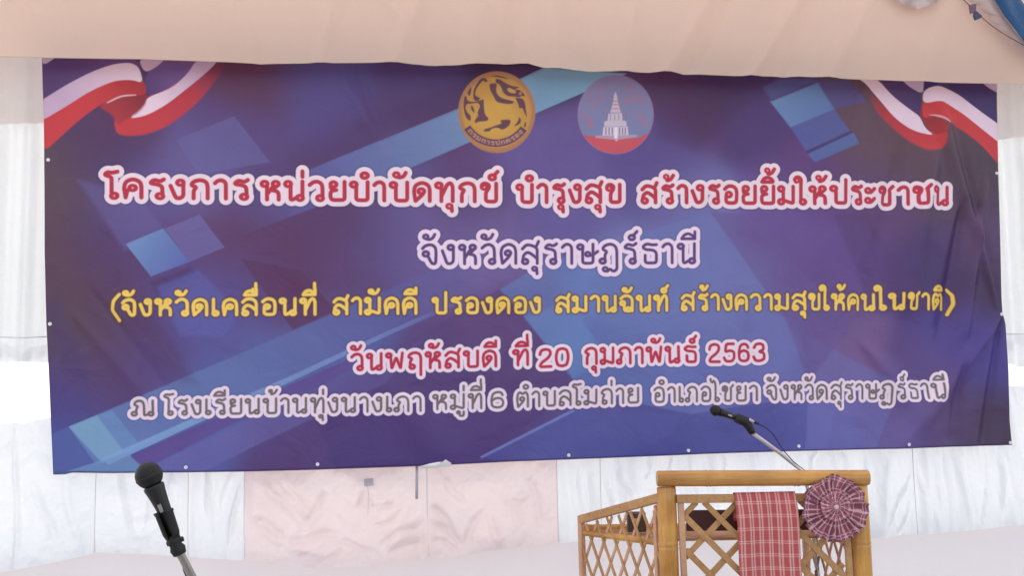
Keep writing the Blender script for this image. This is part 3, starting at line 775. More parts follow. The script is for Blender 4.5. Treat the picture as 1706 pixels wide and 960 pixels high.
# sewn hems: a line across at y = 562 px
for (nm, mx_, pts, off) in (('rope', M_thread, [(-780, 566), (0, 562), (40, 563), (84, 561)], -.11), ('rope', M_thread, [(1655, 557), (1706, 557), (2430, 545)], -.11)):
    bm = bmesh.new(); tube(bm, [wall_pt(*wall_sz(x, y, off), off) for x, y in pts], .0022, 6)
    o = bm_obj(nm, bm, mx_)
    tag(o, 'thin grey cord strung across the pleated curtain ' + ('left' if pts[0][0] < 0 else 'right') + ' of the banner', 'cord')

# --- lower inner curtains, one thing per panel
LO = -.105
hem = prof([(-300, 1010), (0, 955), (80, 940), (160, 922), (250, 925), (330, 930), (408, 934), (470, 943), (540, 948), (620, 944), (713, 931), (800, 921), (900, 909), (1003, 899), (1130, 897),
            (1270, 898), (1400, 899), (1450, 899), (1510, 892), (1526, 893), (1560, 890), (1620, 884), (1706, 874), (1990, 850)], LO)
# lower skirt below the hem of the inner curtains
skirt = wall_grid('tent_skirt', S_L, S_R, lambda s: hem(s) + .05, zc(.01), -.22,
    lambda S, Z: .010 * fbm(S * .8 + 4, Z * 1.2, 3) + .004 * np.sin(S * 9 + fbm(S * .5, Z) * 4), 360, 60, M_skirt)
tag(skirt, 'smooth pale cloth skirt along the bottom, below the hem of the rumpled curtains', 'tent skirt')

topc = prof([(-300, 712), (0, 706), (20, 704), (40, 708), (60, 700), (84, 696), (200, 660), (1600, 640), (1690, 644), (1706, 642), (1990, 640)], LO)
PULLS = [(438, 800, 500, 872, 7, .012), (545, 826, 505, 872, 6, .014), (470, 800, 512, 860, 5, -.008), (545, 850, 500, 885, 5, .010), (420, 858, 470, 905, 9, .014), (470, 905, 560, 893, 9, .016), (430, 880, 520, 925, 7, -.010),
         (608, 822, 592, 842, 4, .010), (620, 822, 612, 845, 4, -.008), (600, 838, 650, 845, 5, .009), (672, 850, 628, 880, 5, .010), (700, 872, 640, 903, 5, .012), (706, 895, 650, 922, 5, .012), (560, 905, 620, 918, 6, .010),
         (716, 842, 752, 880, 6, .014), (716, 868, 770, 908, 6, .014), (716, 898, 760, 915, 5, .010), (800, 850, 778, 905, 6, .012), (812, 860, 838, 905, 6, -.010), (745, 800, 770, 840, 6, .008), (880, 800, 902, 870, 7, .010), (840, 830, 870, 845, 6, .008),
         (340, 770, 350, 850, 3, .010), (362, 800, 352, 880, 3, -.006), (404, 792, 386, 895, 4, .012), (205, 775, 212, 890, 4, .010), (285, 770, 292, 880, 4, .008), (232, 780, 240, 870, 5, -.008), (385, 780, 372, 850, 4, .008),
         (30, 720, 24, 930, 4, .010), (60, 800, 90, 900, 6, .008), (110, 800, 130, 910, 6, -.008), (964, 785, 978, 880, 4, .010), (1010, 790, 1022, 870, 4, .012), (1034, 785, 1050, 830, 4, .010), (985, 790, 978, 870, 4, -.008),
         (1522, 780, 1478, 884, 5, .012), (1520, 830, 1500, 888, 4, .010), (1530, 770, 1550, 850, 5, .010), (1532, 800, 1560, 880, 4, -.008), (1480, 760, 1468, 880, 5, .010), (1600, 760, 1612, 870, 6, .010), (1640, 760, 1634, 860, 5, -.008), (1665, 755, 1672, 850, 5, .010), (1575, 758, 1580, 870, 5, -.008),
         (1360, 752, 1352, 790, 4, .008), (1400, 752, 1404, 790, 4, .008), (1440, 752, 1446, 880, 4, .010), (1120, 762, 1124, 790, 3, .007), (1080, 765, 1074, 800, 3, .008), (1200, 760, 1206, 790, 3, .007)]
def pulls(S, Z):
    out = 0
    for (x0, y0, x1, y1, hw, am) in PULLS:
        a_ = wall_sz(x0, y0, LO); b_ = wall_sz(x1, y1, LO); dx, dz = b_[0] - a_[0], b_[1] - a_[1]; L2 = dx * dx + dz * dz
        t = ((S - a_[0]) * dx + (Z - a_[1]) * dz) / L2
        bend = .012 * np.sin(t * 4 + x0)
        dist = np.abs(((S - a_[0]) * dz - (Z - a_[1]) * dx) / math.sqrt(L2) + bend)
        out = out + am * np.exp(-(dist / (hw * .0031)) ** 2) * np.clip(t * 3 + .3, 0, 1) * np.clip((1.2 - t) * 3, 0, 1)
    return out
def rumple_pink(S, Z):
    # hollows, V-shaped pulls and sagging swags of loose satin
    w1 = fbm(S * 1.3, Z * 1.3, 2)
    return (.012 * ridge(S * 2.6 + Z * 3.0 + w1, Z * 3.2 - S * 1.2, 3) + .040 * fbm(S * 3 + w1 * 2, Z * 4, 2)
            + .014 * fbm(S * 9 - Z * 12 + 2 * w1, Z * 5 + S * 3, 3) * (vnoise(S * 2, Z * 2 + 7) + .8))
def rumple_white(S, Z):
    w1 = fbm(S * 1.5 + 9, Z * .8, 2)
    return .030 * fbm(S * 7 + w1 * 2 + Z * .6, Z * .8, 3) + .010 * np.sin(S * 19 + w1 * 6) + .009 * fbm(S * 22 + Z * 4, Z * 2.2, 3) + .004 * ridge(S * 8 + Z * 3, Z * 1.2, 2)
def rumple_left(S, Z):
    w1 = fbm(S * 2, Z * 1.3, 2)
    return .006 * ridge(S * 4 + w1 * 2, Z * 1.6 + S, 2) + .024 * fbm(S * 6, Z * 3, 3) + .008 * fbm(S * 12, Z * 16, 3)
panels = [(-800, 160, rumple_left, M_white, 'crinkled white curtain panel at the far left, its hem slanting down to the left', 0),
          (160, 315, rumple_left, M_white, 'white curtain panel directly behind the large foreground microphone', .004),
          (315, 408, rumple_white, M_white, 'narrow white curtain panel between the large microphone and the pink satin', -.003),
          (408, 713, rumple_pink, M_pink, 'rumpled pinkish satin curtain panel with a small tag below the banner', .006),
          (713, 930, rumple_pink, M_pink, 'rumpled pale pink satin curtain panel just left of the lectern', .002),
          (930, 1003, rumple_white, M_white, 'narrow white curtain panel behind the left edge of the lectern', -.004),
          (1003, 1526, rumple_white, M_white, 'wide white curtain panel with upright folds behind the bamboo lectern', .003),
          (1526, 2450, rumple_white, M_white, 'white curtain panel right of the lectern under the banner corner', -.002)]
pobj = []
for i, (a, b_, fn, mt, lab, dd) in enumerate(panels):
    sa, sb = wall_sz(a, 850, LO)[0], wall_sz(b_, 850, LO)[0]
    def dsp(S, Z, fn=fn, sa=sa, sb=sb, dd=dd, i=i):
        e = np.minimum(S - sa, sb - S)
        pinch = np.exp(-(e / .03) ** 2)                              # the seam pulls the cloth in
        zp = np.clip((1.0 - Z) * 3, 0, 1)
        return (1.6 * fn(S + i * 3.7, Z) + 2.2 * pulls(S, Z)) * (1 - .8 * pinch) + dd - .006 * pinch + .012 * np.sin(S * 5 + i) * zp
    root = thing('satin_curtain', lab, 'curtain', tuple(wall_pt((sa + sb) / 2, .5, LO)), 'lower curtain panels')
    c = wall_grid('panel_cloth', sa, sb - .001, lambda s: topc(s) + (.007 * float(fbm(s * 30, 3.0, 3)) if s < -1.9 else 0), hem, LO, dsp, max(30, int((sb - sa) / .005)), 170, mt, root)
    # seam thread at the right edge
    if b_ < 1700:
        zs = np.linspace(hem(sb) + .005, topc(sb), 24)
        bm = bmesh.new(); tube(bm, [wall_pt(sb + .004 * math.sin(z * 5), z, LO + dd + .003) for z in zs], .0018, 6); bm_obj('seam', bm, M_thread, root)
    pobj.append(root)
# strap, tag and folded flap of the pink panels
s_, z_ = wall_sz(696, 780, .02); s2, z2 = wall_sz(696, 834, .02)
bm = bmesh.new(); bar(bm, wall_pt(s_, z_ + .06, -.03), wall_pt(s2, z2, -.055), WN, .014, .003, .001)
tag(bm_obj('hanging_strap', bm, M_strap, None), 'short lilac strap hanging below the banner edge beside the curtain seam', 'strap')
a = wall_sz(614, 804, -.07)
rt = thing('sewn_tag', 'small greyish tag pinned on the pink satin under the banner', 'tag', tuple(wall_pt(a[0], a[1], -.066)))
bm = bmesh.new(); bar(bm, wall_pt(a[0] - .022, a[1] - .002, -.07), wall_pt(a[0] + .024, a[1] + .002, -.07), WN, .038, .003, .001); bm_obj('label_patch', bm, M_tag, rt, False)
bm = bmesh.new(); tube(bm, [wall_pt(a[0] - .005, a[1] - .02, -.07), wall_pt(a[0] + .002, a[1] - .08, -.072), wall_pt(a[0] - .005, a[1] - .16, -.072)], .0013, 5); bm_obj('thread', bm, M_thread, rt)

# folded flap of pale cloth lapping over the banner's bottom edge
fl = [(699, 780), (701, 777), (716, 773), (730, 770.5), (740, 769.5), (742, 766), (752, 772), (753, 777), (735, 779), (712, 781)]
bm = bmesh.new()
cen = wall_pt(*wall_sz(727, 780, .03), .034)
ring = [bm.verts.new(wall_pt(*wall_sz(x, y, .03), .026 + .004 * math.sin(i * 1.7))) for i, (x, y) in enumerate(fl[:7])]
low = [bm.verts.new(wall_pt(*wall_sz(x, y, .02), .012)) for x, y in fl[7:]]
c0 = bm.verts.new(cen); rr = ring + low
for i in range(len(rr)): bm.faces.new((rr[i], rr[(i + 1) % len(rr)], c0))
tag(bm_obj('cloth_flap', bm, M_flap), 'small folded flap of pale cloth lapping over the bottom edge of the banner', 'cloth flap')

# ==================================================================
#  BANNER
# ==================================================================
left_e = prof([(0, 0)], 0)
def edge(pts):
    q = [wall_sz(x, y) for x, y in pts]; q.sort(key=lambda t: t[1])
    return lambda z: float(np.interp(z, [b_ for _, b_ in q], [a_ for a_, _ in q]))
eL = edge([(69, 40), (70, 97), (73, 205), (74, 420), (77, 540), (82, 640), (88, 792)])
eR = edge([(1659, 80), (1660, 140), (1662, 290), (1666, 420), (1668, 500), (1669, 522), (1675, 540), (1680, 620), (1682, 700), (1686, 742)])
zbot = prof([(60, 792), (88, 792), (94, 790), (105, 788), (180, 789), (280, 788), (420, 786), (500, 784), (620, 780), (700, 777), (840, 770), (1000, 764), (1165, 757), (1330, 752), (1500, 748), (1686, 742), (1710, 741)], 0)
ztop = prof([(60, 70), (1710, 110)], 0)
nx, ny = 460, 190
u = np.linspace(0, 1, nx); v = np.linspace(0, 1, ny)
X = np.zeros((ny, nx, 3)); UV = np.zeros((ny, nx, 2)); SS = np.zeros((ny, nx)); ZZ = np.zeros((ny, nx))
# creases: (x0,y0,x1,y1, half width px, height m)
CRE = [(1668, 524, 1560, 170, 16, .016), (1668, 524, 1600, 260, 10, -.012), (1668, 524, 1490, 760, 22, .018), (1640, 300, 1600, 560, 14, .020), (1605, 330, 1570, 560, 16, -.016), (1560, 250, 1500, 520, 26, .016),
       (1500, 240, 1440, 560, 30, -.012), (1668, 524, 1640, 740, 10, -.014), (1600, 600, 1590, 745, 14, -.012), (1350, 480, 1300, 700, 40, .010), (1440, 130, 1380, 420, 34, .010),
       (1230, 180, 1170, 330, 22, .008), (1160, 560, 1110, 750, 40, .010), (560, 110, 620, 220, 12, .008), (590, 110, 640, 230, 10, -.006), (190, 110, 260, 560, 50, .010), (120, 520, 260, 680, 12, .009), (150, 480, 290, 660, 10, -.007),
       (640, 640, 760, 780, 40, .008), (870, 320, 830, 480, 26, .009), (1010, 420, 980, 620, 40, .009), (310, 500, 340, 780, 50, .008), (1430, 560, 1540, 700, 20, .010), (1250, 520, 1235, 740, 26, -.008), (1395, 560, 1385, 745, 20, .008)]
for j in range(ny):
    zt0, zb0 = ztop(0), 0
    for i in range(nx):
        # bilinear in the traced outline
        z_l = 0
    pass
zt_c = np.array([ztop(s) for s in np.linspace(eL(3), eR(3), nx)])
for i in range(nx):
    sg = (1 - u[i]) * eL(2) + u[i] * eR(2)
    a_, b_ = zbot(sg), ztop(sg)
    z = a_ + (b_ - a_) * v
    sl = np.array([eL(q) for q in z]); sr = np.array([eR(q) for q in z])
    SS[:, i] = sl + (sr - sl) * u[i]; ZZ[:, i] = z
Dp = .014 * fbm(SS * .9, ZZ * .8, 2) + .004 * fbm(SS * 5 + ZZ * 2, ZZ * 1.6, 2)
for (x0, y0, x1, y1, hw, am) in CRE:
    a_ = wall_sz(x0, y0); b_ = wall_sz(x1, y1)
    dx, dz = b_[0] - a_[0], b_[1] - a_[1]; L2 = dx * dx + dz * dz
    t = ((SS - a_[0]) * dx + (ZZ - a_[1]) * dz) / L2
    dist = np.abs((SS - a_[0]) * dz - (ZZ - a_[1]) * dx) / math.sqrt(L2)
    wv = hw * .0031 * (.35 + .8 * np.clip(t, 0, 1.2))
    Dp += (2.2 if x0 > 1400 else 1.8) * am * np.exp(-(dist / wv) ** 2) * np.clip(t * 5 + .2, 0, 1) * np.clip((1.25 - t) * 3, 0, 1)
for k in range(3): X[..., k] = WO[k] + WT[k] * SS + WN[k] * Dp
X[..., 2] += ZZ
UV[..., 0] = (SS - S0) / (IW / TPM); UV[..., 1] = 1 - (Z1 - ZZ) / (IH / TPM)
ban = thing('printed_banner', 'large blue and purple vinyl banner with five rows of Thai lettering and two seals', 'banner', tuple(wall_pt(.2, 1.1)))
X -= np.array(ban.location)
bo = link('vinyl_sheet', grid_mesh('vinyl_sheet', X, UV), M_ban, ban)
so = bo.modifiers.new('thickness', 'SOLIDIFY'); so.thickness = .0018; so.offset = -1
def surf(s, z):
    j = np.argmin((SS - s) ** 2 + (ZZ - z) ** 2)
    return float(Dp.reshape(-1)[j])
for (x, y) in ((80, 266), (83, 540), (1659, 289), (1667, 524), (1683, 738), (310, 779), (529, 774), (947, 759), (1145, 751), (1330, 744), (1509, 741)):
    s, z = wall_sz(x, y); d = surf(s, z)
    bm = bmesh.new()
    c = wall_pt(s, z, d + .0025)
    n = 18
    R0 = [(.0036, 0), (.0045, .0016), (.007, .002), (.0088, .0008), (.009, -.001)]
    rings = [[bm.verts.new(c + WT * (r * math.cos(2 * PI * k / n)) + Vector((0, 0, r * math.sin(2 * PI * k / n))) + WN * h) for k in range(n)] for r, h in R0]
    for r0, r1 in zip(rings, rings[1:]):
        for k in range(n): bm.faces.new((r0[k], r0[(k + 1) % n], r1[(k + 1) % n], r1[k]))
    bm.faces.new([bm.verts.new(v_.co - WN * .0006) for v_ in rings[0]])
    bm_obj('eyelet', bm, M_eye, ban)
# welded hem along the bottom edge
bm = bmesh.new()
tube(bm, [wall_pt(s, zbot(s) + .002, surf(s, zbot(s)) + .001) for s in np.linspace(eL(1.1) + .004, eR(1.1) - .01, 90)], .0022, 6)
bm_obj('bottom_hem', bm, plain_mat('hem_vinyl', (.07, .05, .14), rough=.5), ban)

# ==================================================================
#  BEIGE VALANCE and its ornaments
# ==================================================================
VO = .13
vb = prof([(-300, 91), (0, 94), (100, 96), (240, 98), (380, 103), (440, 106), (520, 105), (640, 104), (690, 107), (760, 109), (820, 106), (858, 103.5), (880, 105), (905, 113), (960, 117), (1030, 119), (1080, 121), (1110, 120), (1150, 123),
           (1240, 127), (1330, 127), (1400, 131), (1470, 133), (1560, 137), (1706, 140), (1990, 146)], VO)
def vfold(S, Z):
    g = np.clip((S + .9) / 1.2, 0, 1)
    r = .004 * fbm(S * 1.1, Z * 1.4, 3)
    for (x, y0, x2, y2, w_, am) in ((700, 0, 660, 100, 20, .012), (690, 60, 715, 100, 14, -.008), (800, 0, 790, 100, 24, .012), (860, 30, 850, 104, 18, -.014), (925, 0, 930, 112, 22, .010), (1060, 0, 1040, 118, 16, .011), (1180, 0, 1110, 118, 18, .014),
                            (1210, 0, 1150, 110, 12, -.010), (1330, 0, 1280, 80, 14, .014), (1350, 0, 1310, 120, 12, -.010), (1450, 0, 1385, 120, 20, .013), (1560, 60, 1540, 130, 24, .008), (560, 0, 540, 80, 14, .008), (400, 20, 412, 50, 10, -.005), (970, 30, 985, 115, 14, -.008)):
        a_ = wall_sz(x, y0, VO); b_ = wall_sz(x2, y2, VO)
        sx = a_[0] + (b_[0] - a_[0]) * (Z - a_[1]) / (b_[1] - a_[1])
        r = r + 2.0 * am * np.exp(-((S - sx) / (w_ * .003)) ** 2)
    return r
val = thing('cloth_valance', 'long beige pink cloth valance hanging across the top above the banner', 'valance', tuple(wall_pt(0, 3.6, VO)))
wall_grid('valance_cloth', S_L, S_R, zc(4.03), vb, VO, vfold, 620, 60, M_val, val)
bm = bmesh.new(); ss = np.linspace(S_L, S_R, 260)
tube(bm, [wall_pt(s, vb(s) + .001, VO + float(vfold(np.array(s), np.array(vb(s))))) for s in ss], .0022, 6); bm_obj('rolled_hem', bm, cloth_mat('pale_hem', (.76, .60, .46), trans=.1), val)

def rosette_bm(c, ax, ay, an, R, n, depth, seed, jit=.04, inner=.06, sag=0.0, nr=10):
    """pleated disc: zigzag pleats radiating from the middle"""
    rnd = random.Random(seed); bm = bmesh.new()
    uvl = bm.loops.layers.uv.new('UVMap')
    m = n * 2
    offs = [rnd.uniform(-jit, jit) for _ in range(m)]
    angs = [2 * PI * (k + rnd.uniform(-.36, .36)) / m for k in range(m)]
    info = {}
    rings = []
    for j in range(nr + 1):
        f = inner + (1 - inner) * j / nr
        ring = []
        for k in range(m):
            r = R * f * (1 + offs[k] * f)
            h = depth * f * (1 if k % 2 else -1) * (.55 + .45 * math.sin(k * .7 + seed)) + depth * 1.2 * (1 - f) ** 2
            tw = .10 * math.sin(f * 3 + k * .05)
            a = angs[k] + tw
            v_ = bm.verts.new(c + ax * (r * math.cos(a)) + ay * (r * math.sin(a) - sag * f * f * R) + an * h)
            info[v_] = (k, f); ring.append(v_)
        rings.append(ring)
    def face(vs, ks):
        fc = bm.faces.new(vs)
        for l, (kk, ff) in zip(fc.loops, ks): l[uvl].uv = (kk, ff)
    for j in range(nr):
        for k in range(m):
            k2 = (k + 1) % m; f0 = info[rings[j][k]][1]; f1 = info[rings[j + 1][k]][1]
            face((rings[j][k], rings[j][k2], rings[j + 1][k2], rings[j + 1][k]), ((k, f0), (k + 1, f0), (k + 1, f1), (k, f1)))
    return bm

M_ruf = cloth_mat('white_ruffle', (.74, .66, .68), (.66, .56, .60), trans=.2, rough=.6)
c = wall_pt(*wall_sz(1524, -46, VO + .05), VO + .05)
rs = thing('ruffle_rosette', 'pleated white ruffle rosette pinned on the valance at the top edge', 'rosette', tuple(c))
bm_obj('ruffle', rosette_bm(c, WT, Vector((0, 0, 1)), WN, .200, 34, .014, 5, .06), M_ruf, rs)
bm = bmesh.new(); bmesh.ops.create_uvsphere(bm, u_segments=16, v_segments=10, radius=.03, matrix=Matrix.Translation(c + WN * .02)); bm_obj('centre_knot', bm, M_blue, rs)

# blue satin swag with lace edge, hanging from the upper right
def ribbon(name, pa, pb, off, mat, parent, n=40, m=10, wob=.012):
    """surface between two traced edges"""
    ia = lambda t: (float(np.interp(t, np.linspace(0, 1, len(pa)), [p[0] for p in pa])), float(np.interp(t, np.linspace(0, 1, len(pa)), [p[1] for p in pa])))
    ib = lambda t: (float(np.interp(t, np.linspace(0, 1, len(pb)), [p[0] for p in pb])), float(np.interp(t, np.linspace(0, 1, len(pb)), [p[1] for p in pb])))
    Xr = np.zeros((m, n, 3))
    for i in range(n):
        t = i / (n - 1); a_, b_ = ia(t), ib(t)
        for j in range(m):
            f = j / (m - 1)
            p = wall_pt(*wall_sz(a_[0] + (b_[0] - a_[0]) * f, a_[1] + (b_[1] - a_[1]) * f, off), off + wob * math.sin(f * 7 + t * 3) + .03 * math.sin(f * PI))
            Xr[j, i] = p - parent.location
    return link(name, grid_mesh(name, Xr), mat, parent)
sw = thing('satin_swag', 'deep blue satin swag with lace edging in the top right corner', 'swag', tuple(wall_pt(*wall_sz(1700, 10, VO + .08), VO + .08)))
ribbon('satin_drape', [(1640, -40), (1656, 0), (1672, 28), (1690, 52), (1706, 74), (1750, 110), (1820, 140)], [(1676, -40), (1697, -2), (1706, 10), (1722, 28), (1740, 44), (1780, 60), (1830, 70)], VO + .10, M_blue, sw)
zig = [(1592, -46), (1604, -20), (1612, 0), (1618, 6), (1626, 8), (1630, 14), (1640, 22), (1646, 24), (1650, 36), (1658, 40), (1664, 50), (1672, 54), (1680, 64), (1686, 68), (1692, 78), (1704, 82), (1760, 120), (1820, 152)]
ribbon('lace_edge', zig, [(1642, -40), (1658, 2), (1674, 30), (1692, 54), (1708, 76), (1752, 112), (1822, 142)], VO + .06, M_lace, sw, n=60, wob=.006)
st = thing('garland_string', 'thin brown string with a dark blue paper bow across the top right corner', 'garland', tuple(wall_pt(*wall_sz(1640, 30, VO + .12), VO + .12)))
bm = bmesh.new(); tube(bm, [wall_pt(*wall_sz(x, y, VO + .13), VO + .13) for x, y in ((1560, -40), (1604, -2), (1618, 11), (1634, 27), (1652, 42), (1672, 56), (1700, 72), (1760, 100))], .0022, 6); bm_obj('string', bm, M_string, st)
def bow(pts, mt):
    bm = bmesh.new(); off = VO + .145
    a = [bm.verts.new(wall_pt(*wall_sz(x, y, off), off + .006)) for x, y in pts]; cpt = [bm.verts.new(wall_pt(*wall_sz(x, y, off), off - .008)) for x, y in pts]
    bm.faces.new(a); bm.faces.new(cpt[::-1])
    for i in range(len(a)): bm.faces.new((a[i], cpt[i], cpt[(i + 1) % len(a)], a[(i + 1) % len(a)]))
    bm_obj('paper_bow', bm, mt, st, False)
bow([(1615, 8), (1626, 6), (1625, 20), (1617, 22)], plain_mat('plum_paper', (.16, .09, .16)))
bow([(1624, 17), (1636, 27), (1633, 30), (1625, 33), (1622, 26)], M_tassel)

# ==================================================================
#  BAMBOO LECTERN
# ==================================================================
LY = 4.1
lect = thing('bamboo_lectern', 'bamboo lectern with lattice panels and a thick bamboo top rail', 'lectern', tuple(Vector((.93, LY + .2, .006))))
YF = Vector((0, 1, 0))
def culm(name, a, b_, r, mat, nodes=(), n=20, end_r=None):
    a = Vector(a); b_ = Vector(b_); L = (b_ - a).length
    ts = sorted(set([0, .004 / L, 1 - .004 / L, 1] + [min(.999, max(.001, t + d / L)) for t in nodes for d in (-.014, -.005, -.0015, .0015, .005, .014)] + list(np.linspace(.05, .95, 8))))
    rad = []
    for t in ts:
        rr = r * (1 + .015 * math.sin(t * 5))
        for q in nodes:
            d = abs(t - q) * L
            if d < .0025: rr = r * 1.0
            elif d < .007: rr = r * 1.07
        if t in (0, 1): rr = r * .90
        rad.append(rr)
    bm = bmesh.new(); tube(bm, [a.lerp(b_, t) for t in ts], rad, n)
    return sharp(bm_obj(name, bm, mat, lect), 50)
# top rail
pA, pB = P(1094, 798, LY - .02), P(1447, 796.5, LY - .02)
culm('top_rail', pA, pB, .0285, M_bambooh, (.245, .66), 28)
fl_z = .01
def post(name, px, py, y, r, mat=M_bamboo, nodes=(.2, .52, .8), lean=0.0):
    t = P(px, py, y); return culm(name, t, (t.x + lean, y, fl_z), r, mat, nodes, 18), t
post('post', 1110, 812, LY, .035)
post('post', 1430, 809, LY, .0325)
RY_ = LY + .52
# second pole beside each post, as the photograph shows doubled uprights
post('post', 1401 + 9, 838, LY + .03, .012)
def wp(px, py, y): return P(px, py, y)
# front frame (flat wood), top board, stiles, bottom board
def board(name, a, b_, w_, t_, mat, nrm=YF, bev=.002):
    bm = bmesh.new(); bar(bm, a, b_, nrm, w_, t_, bev); return bm_obj(name, bm, mat, lect, False)
FY = LY - .012
tl, tr_ = P(1127, 832, FY), P(1414, 829, FY)
board('frame_board', tl, tr_, .030, .022, M_slat)
zb_ = .26
board('frame_board', Vector((P(1134, 840, FY).x, FY + .001, tl.z - .016)), Vector((P(1134, 840, FY).x + .008, FY + .001, zb_)), .022, .020, M_slatp)
board('frame_board', Vector((P(1408, 840, FY).x, FY + .001, tr_.z - .016)), Vector((P(1408, 840, FY).x + .008, FY + .001, zb_)), .022, .020, M_slat)
board('frame_board', Vector((tl.x, FY, zb_)), Vector((tr_.x + .008, FY, zb_)), .034, .022, M_slat)
# lattice slats clipped to the opening, in metres
def lattice(o, ex, ez, W, ztop_fn, zbot_, nrm, sp1, sp2, slope1, slope2, wd_, th, mat1, mat2, ph1=0, ph2=0):
    """o origin at the lower left corner; ex unit along; slats as separate parts"""
    for fam, (sp, sl, ph, dd, mt) in enumerate(((sp1, -slope1, ph1, -th * .52, mat1), (sp2, slope2, ph2, th * .52, mat2))):
        Hm = max(ztop_fn(0), ztop_fn(W))
        k0 = -int((Hm / abs(sl) + W) / sp) - 2
        for k in range(k0, -k0 + 1):
            # line: x = x0 + (z)/sl , z from zbot_ to ztop
            x0 = ph + k * sp
            ts = np.linspace(zbot_, Hm, 160)
            xs = x0 + (ts - zbot_) / sl
            ok = (xs >= 0) & (xs <= W) & (ts <= np.array([ztop_fn(q) for q in xs]))
            if ok.sum() < 6: continue
            z0, z1 = ts[ok][0], ts[ok][-1]; xa, xb = xs[ok][0], xs[ok][-1]
            a = o + ex * xa + ez * (z0 - zbot_) + nrm * dd; b_ = o + ex * xb + ez * (z1 - zbot_) + nrm * dd
            j = random.uniform(-.002, .002)
            bm = bmesh.new(); bar(bm, a + ex * j, b_ - ex * j, nrm, wd_ * random.uniform(.92, 1.08), th, .001)
            bm_obj('lattice_slat', bm, mt, lect, False)
pxm = LY / FPX
x_l = P(1140, 900, FY).x; x_r = P(1405, 900, FY).x
W = x_r - x_l; zt_ = tl.z - .014
lattice(Vector((x_l, FY + .004, zb_ + .017)), Vector((1, 0, 0)), Vector((0, 0, 1)), W, lambda x: zt_, zb_ + .017, Vector((0, 1, 0)), .118, .152, 1.05, 1.0, .022, .008, M_slat, M_slat, ph1=.085, ph2=.058)
# side panels: left one flares to the left and back
def side(px_f, px_r, top_f, top_r, flip=1):
    a = P(px_f, top_f, LY + .01); b_ = P(px_r, top_r, RY_)
    A = Vector((a.x, a.y, 0)); B = Vector((b_.x, b_.y, 0)); ex = (B - A); Wd = ex.length; ex = ex.normalized(); nr = ex.cross(Vector((0, 0, 1)))
    if nr.x * flip > 0: nr = -nr
    bm = bmesh.new(); bar(bm, a, b_, Vector((0, 0, 1)), .024, .034, .003); bm_obj('side_rail', bm, M_slat, lect, False)
    board('side_stile', Vector((b_.x, b_.y, b_.z + .014)), Vector((b_.x + .004, b_.y, fl_z)), .026, .022, M_slatp, nr)
    board('side_stile', Vector((a.x + ex.x * .045, a.y + ex.y * .045, a.z - .05)), Vector((a.x + ex.x * .045, a.y + ex.y * .045, zb_)), .018, .016, M_slatp, nr)
    board('side_rail', Vector((a.x, a.y, zb_)), Vector((b_.x, b_.y, zb_)), .03, .02, M_slat, nr)
    zf = lambda x: a.z - .02 + (b_.z - a.z) * (x / Wd)
    lattice(Vector((A.x, A.y, zb_ + .015)), ex, Vector((0, 0, 1)), Wd, zf, zb_ + .015, nr, .092, .092, 1.62, 1.62, .013, .006, M_slatp, M_slat, ph1=.03, ph2=.05)
    return a, b_, nr
aL, bL, nL = side(1103, 968, 829, 866)
aR, bR, nR = side(1424, 1340, 826, 862, -1)
# inner braces seen through the lattice
bm = bmesh.new(); tube(bm, [P(975, 888, RY_ - .02), P(1092, 903, LY + .08)], .014, 12); bm_obj('brace', bm, M_bamboo, lect)
bm = bmesh.new(); tube(bm, [bL + Vector((.01, 0, -.035)), bR + Vector((-.01, 0, -.035))], .014, 12); bm_obj('brace', bm, M_bamboo, lect)
# sloping reading board under the rail and shelf
def slab(name, q, th, mat):
    bm = bmesh.new(); lo = [bm.verts.new(Vector(p)) for p in q]; hi = [bm.verts.new(Vector(p) + Vector((0, 0, th))) for p in q]
    bm.faces.new(lo[::-1]); bm.faces.new(hi)
    for i in range(4): bm.faces.new((lo[i], lo[(i + 1) % 4], hi[(i + 1) % 4], hi[i]))
    return bm_obj(name, bm, mat, lect, False)
# dark board across the upper inside
p0 = P(1143, 868, LY + .16); p1 = P(1402, 866, LY + .16)
bm = bmesh.new(); bar(bm, p0, p1, YF, .078, .012, .002); bm_obj('inner_board', bm, M_dark, lect, False)
p0 = P(1060, 870, LY + .30)
bx = thing('wooden_box', 'small dark brown box on the lectern shelf behind the left lattice', 'box', tuple(p0))
bm = bmesh.new(); bar(bm, p0 + Vector((-.035, 0, 0)), p0 + Vector((.035, 0, 0)), YF, .075, .06, .006); bm_obj('box_body', bm, M_brown, bx, False)
bm = bmesh.new(); tube(bm, [p0 + Vector((-.008, -.032, .008)), p0 + Vector((-.008, -.044, .008))], .009, 12); bm_obj('knob', bm, M_slatp, bx)
zs_ = p0.z - .046
slab('shelf', [(aL.x + .03, LY + .12, zs_ - .012), (aR.x - .03, LY + .12, zs_ - .012), (bR.x + .02, RY_ - .03, zs_ - .012), (bL.x + .04, RY_ - .03, zs_ - .012)], .010, M_slat)
# small support pegs between the rail and the frame
for px in (1122, 1384):
    bm = bmesh.new(); tube(bm, [P(px, 806, LY), P(px, 832, LY)], .008, 10); bm_obj('peg', bm, M_bamboo, lect)

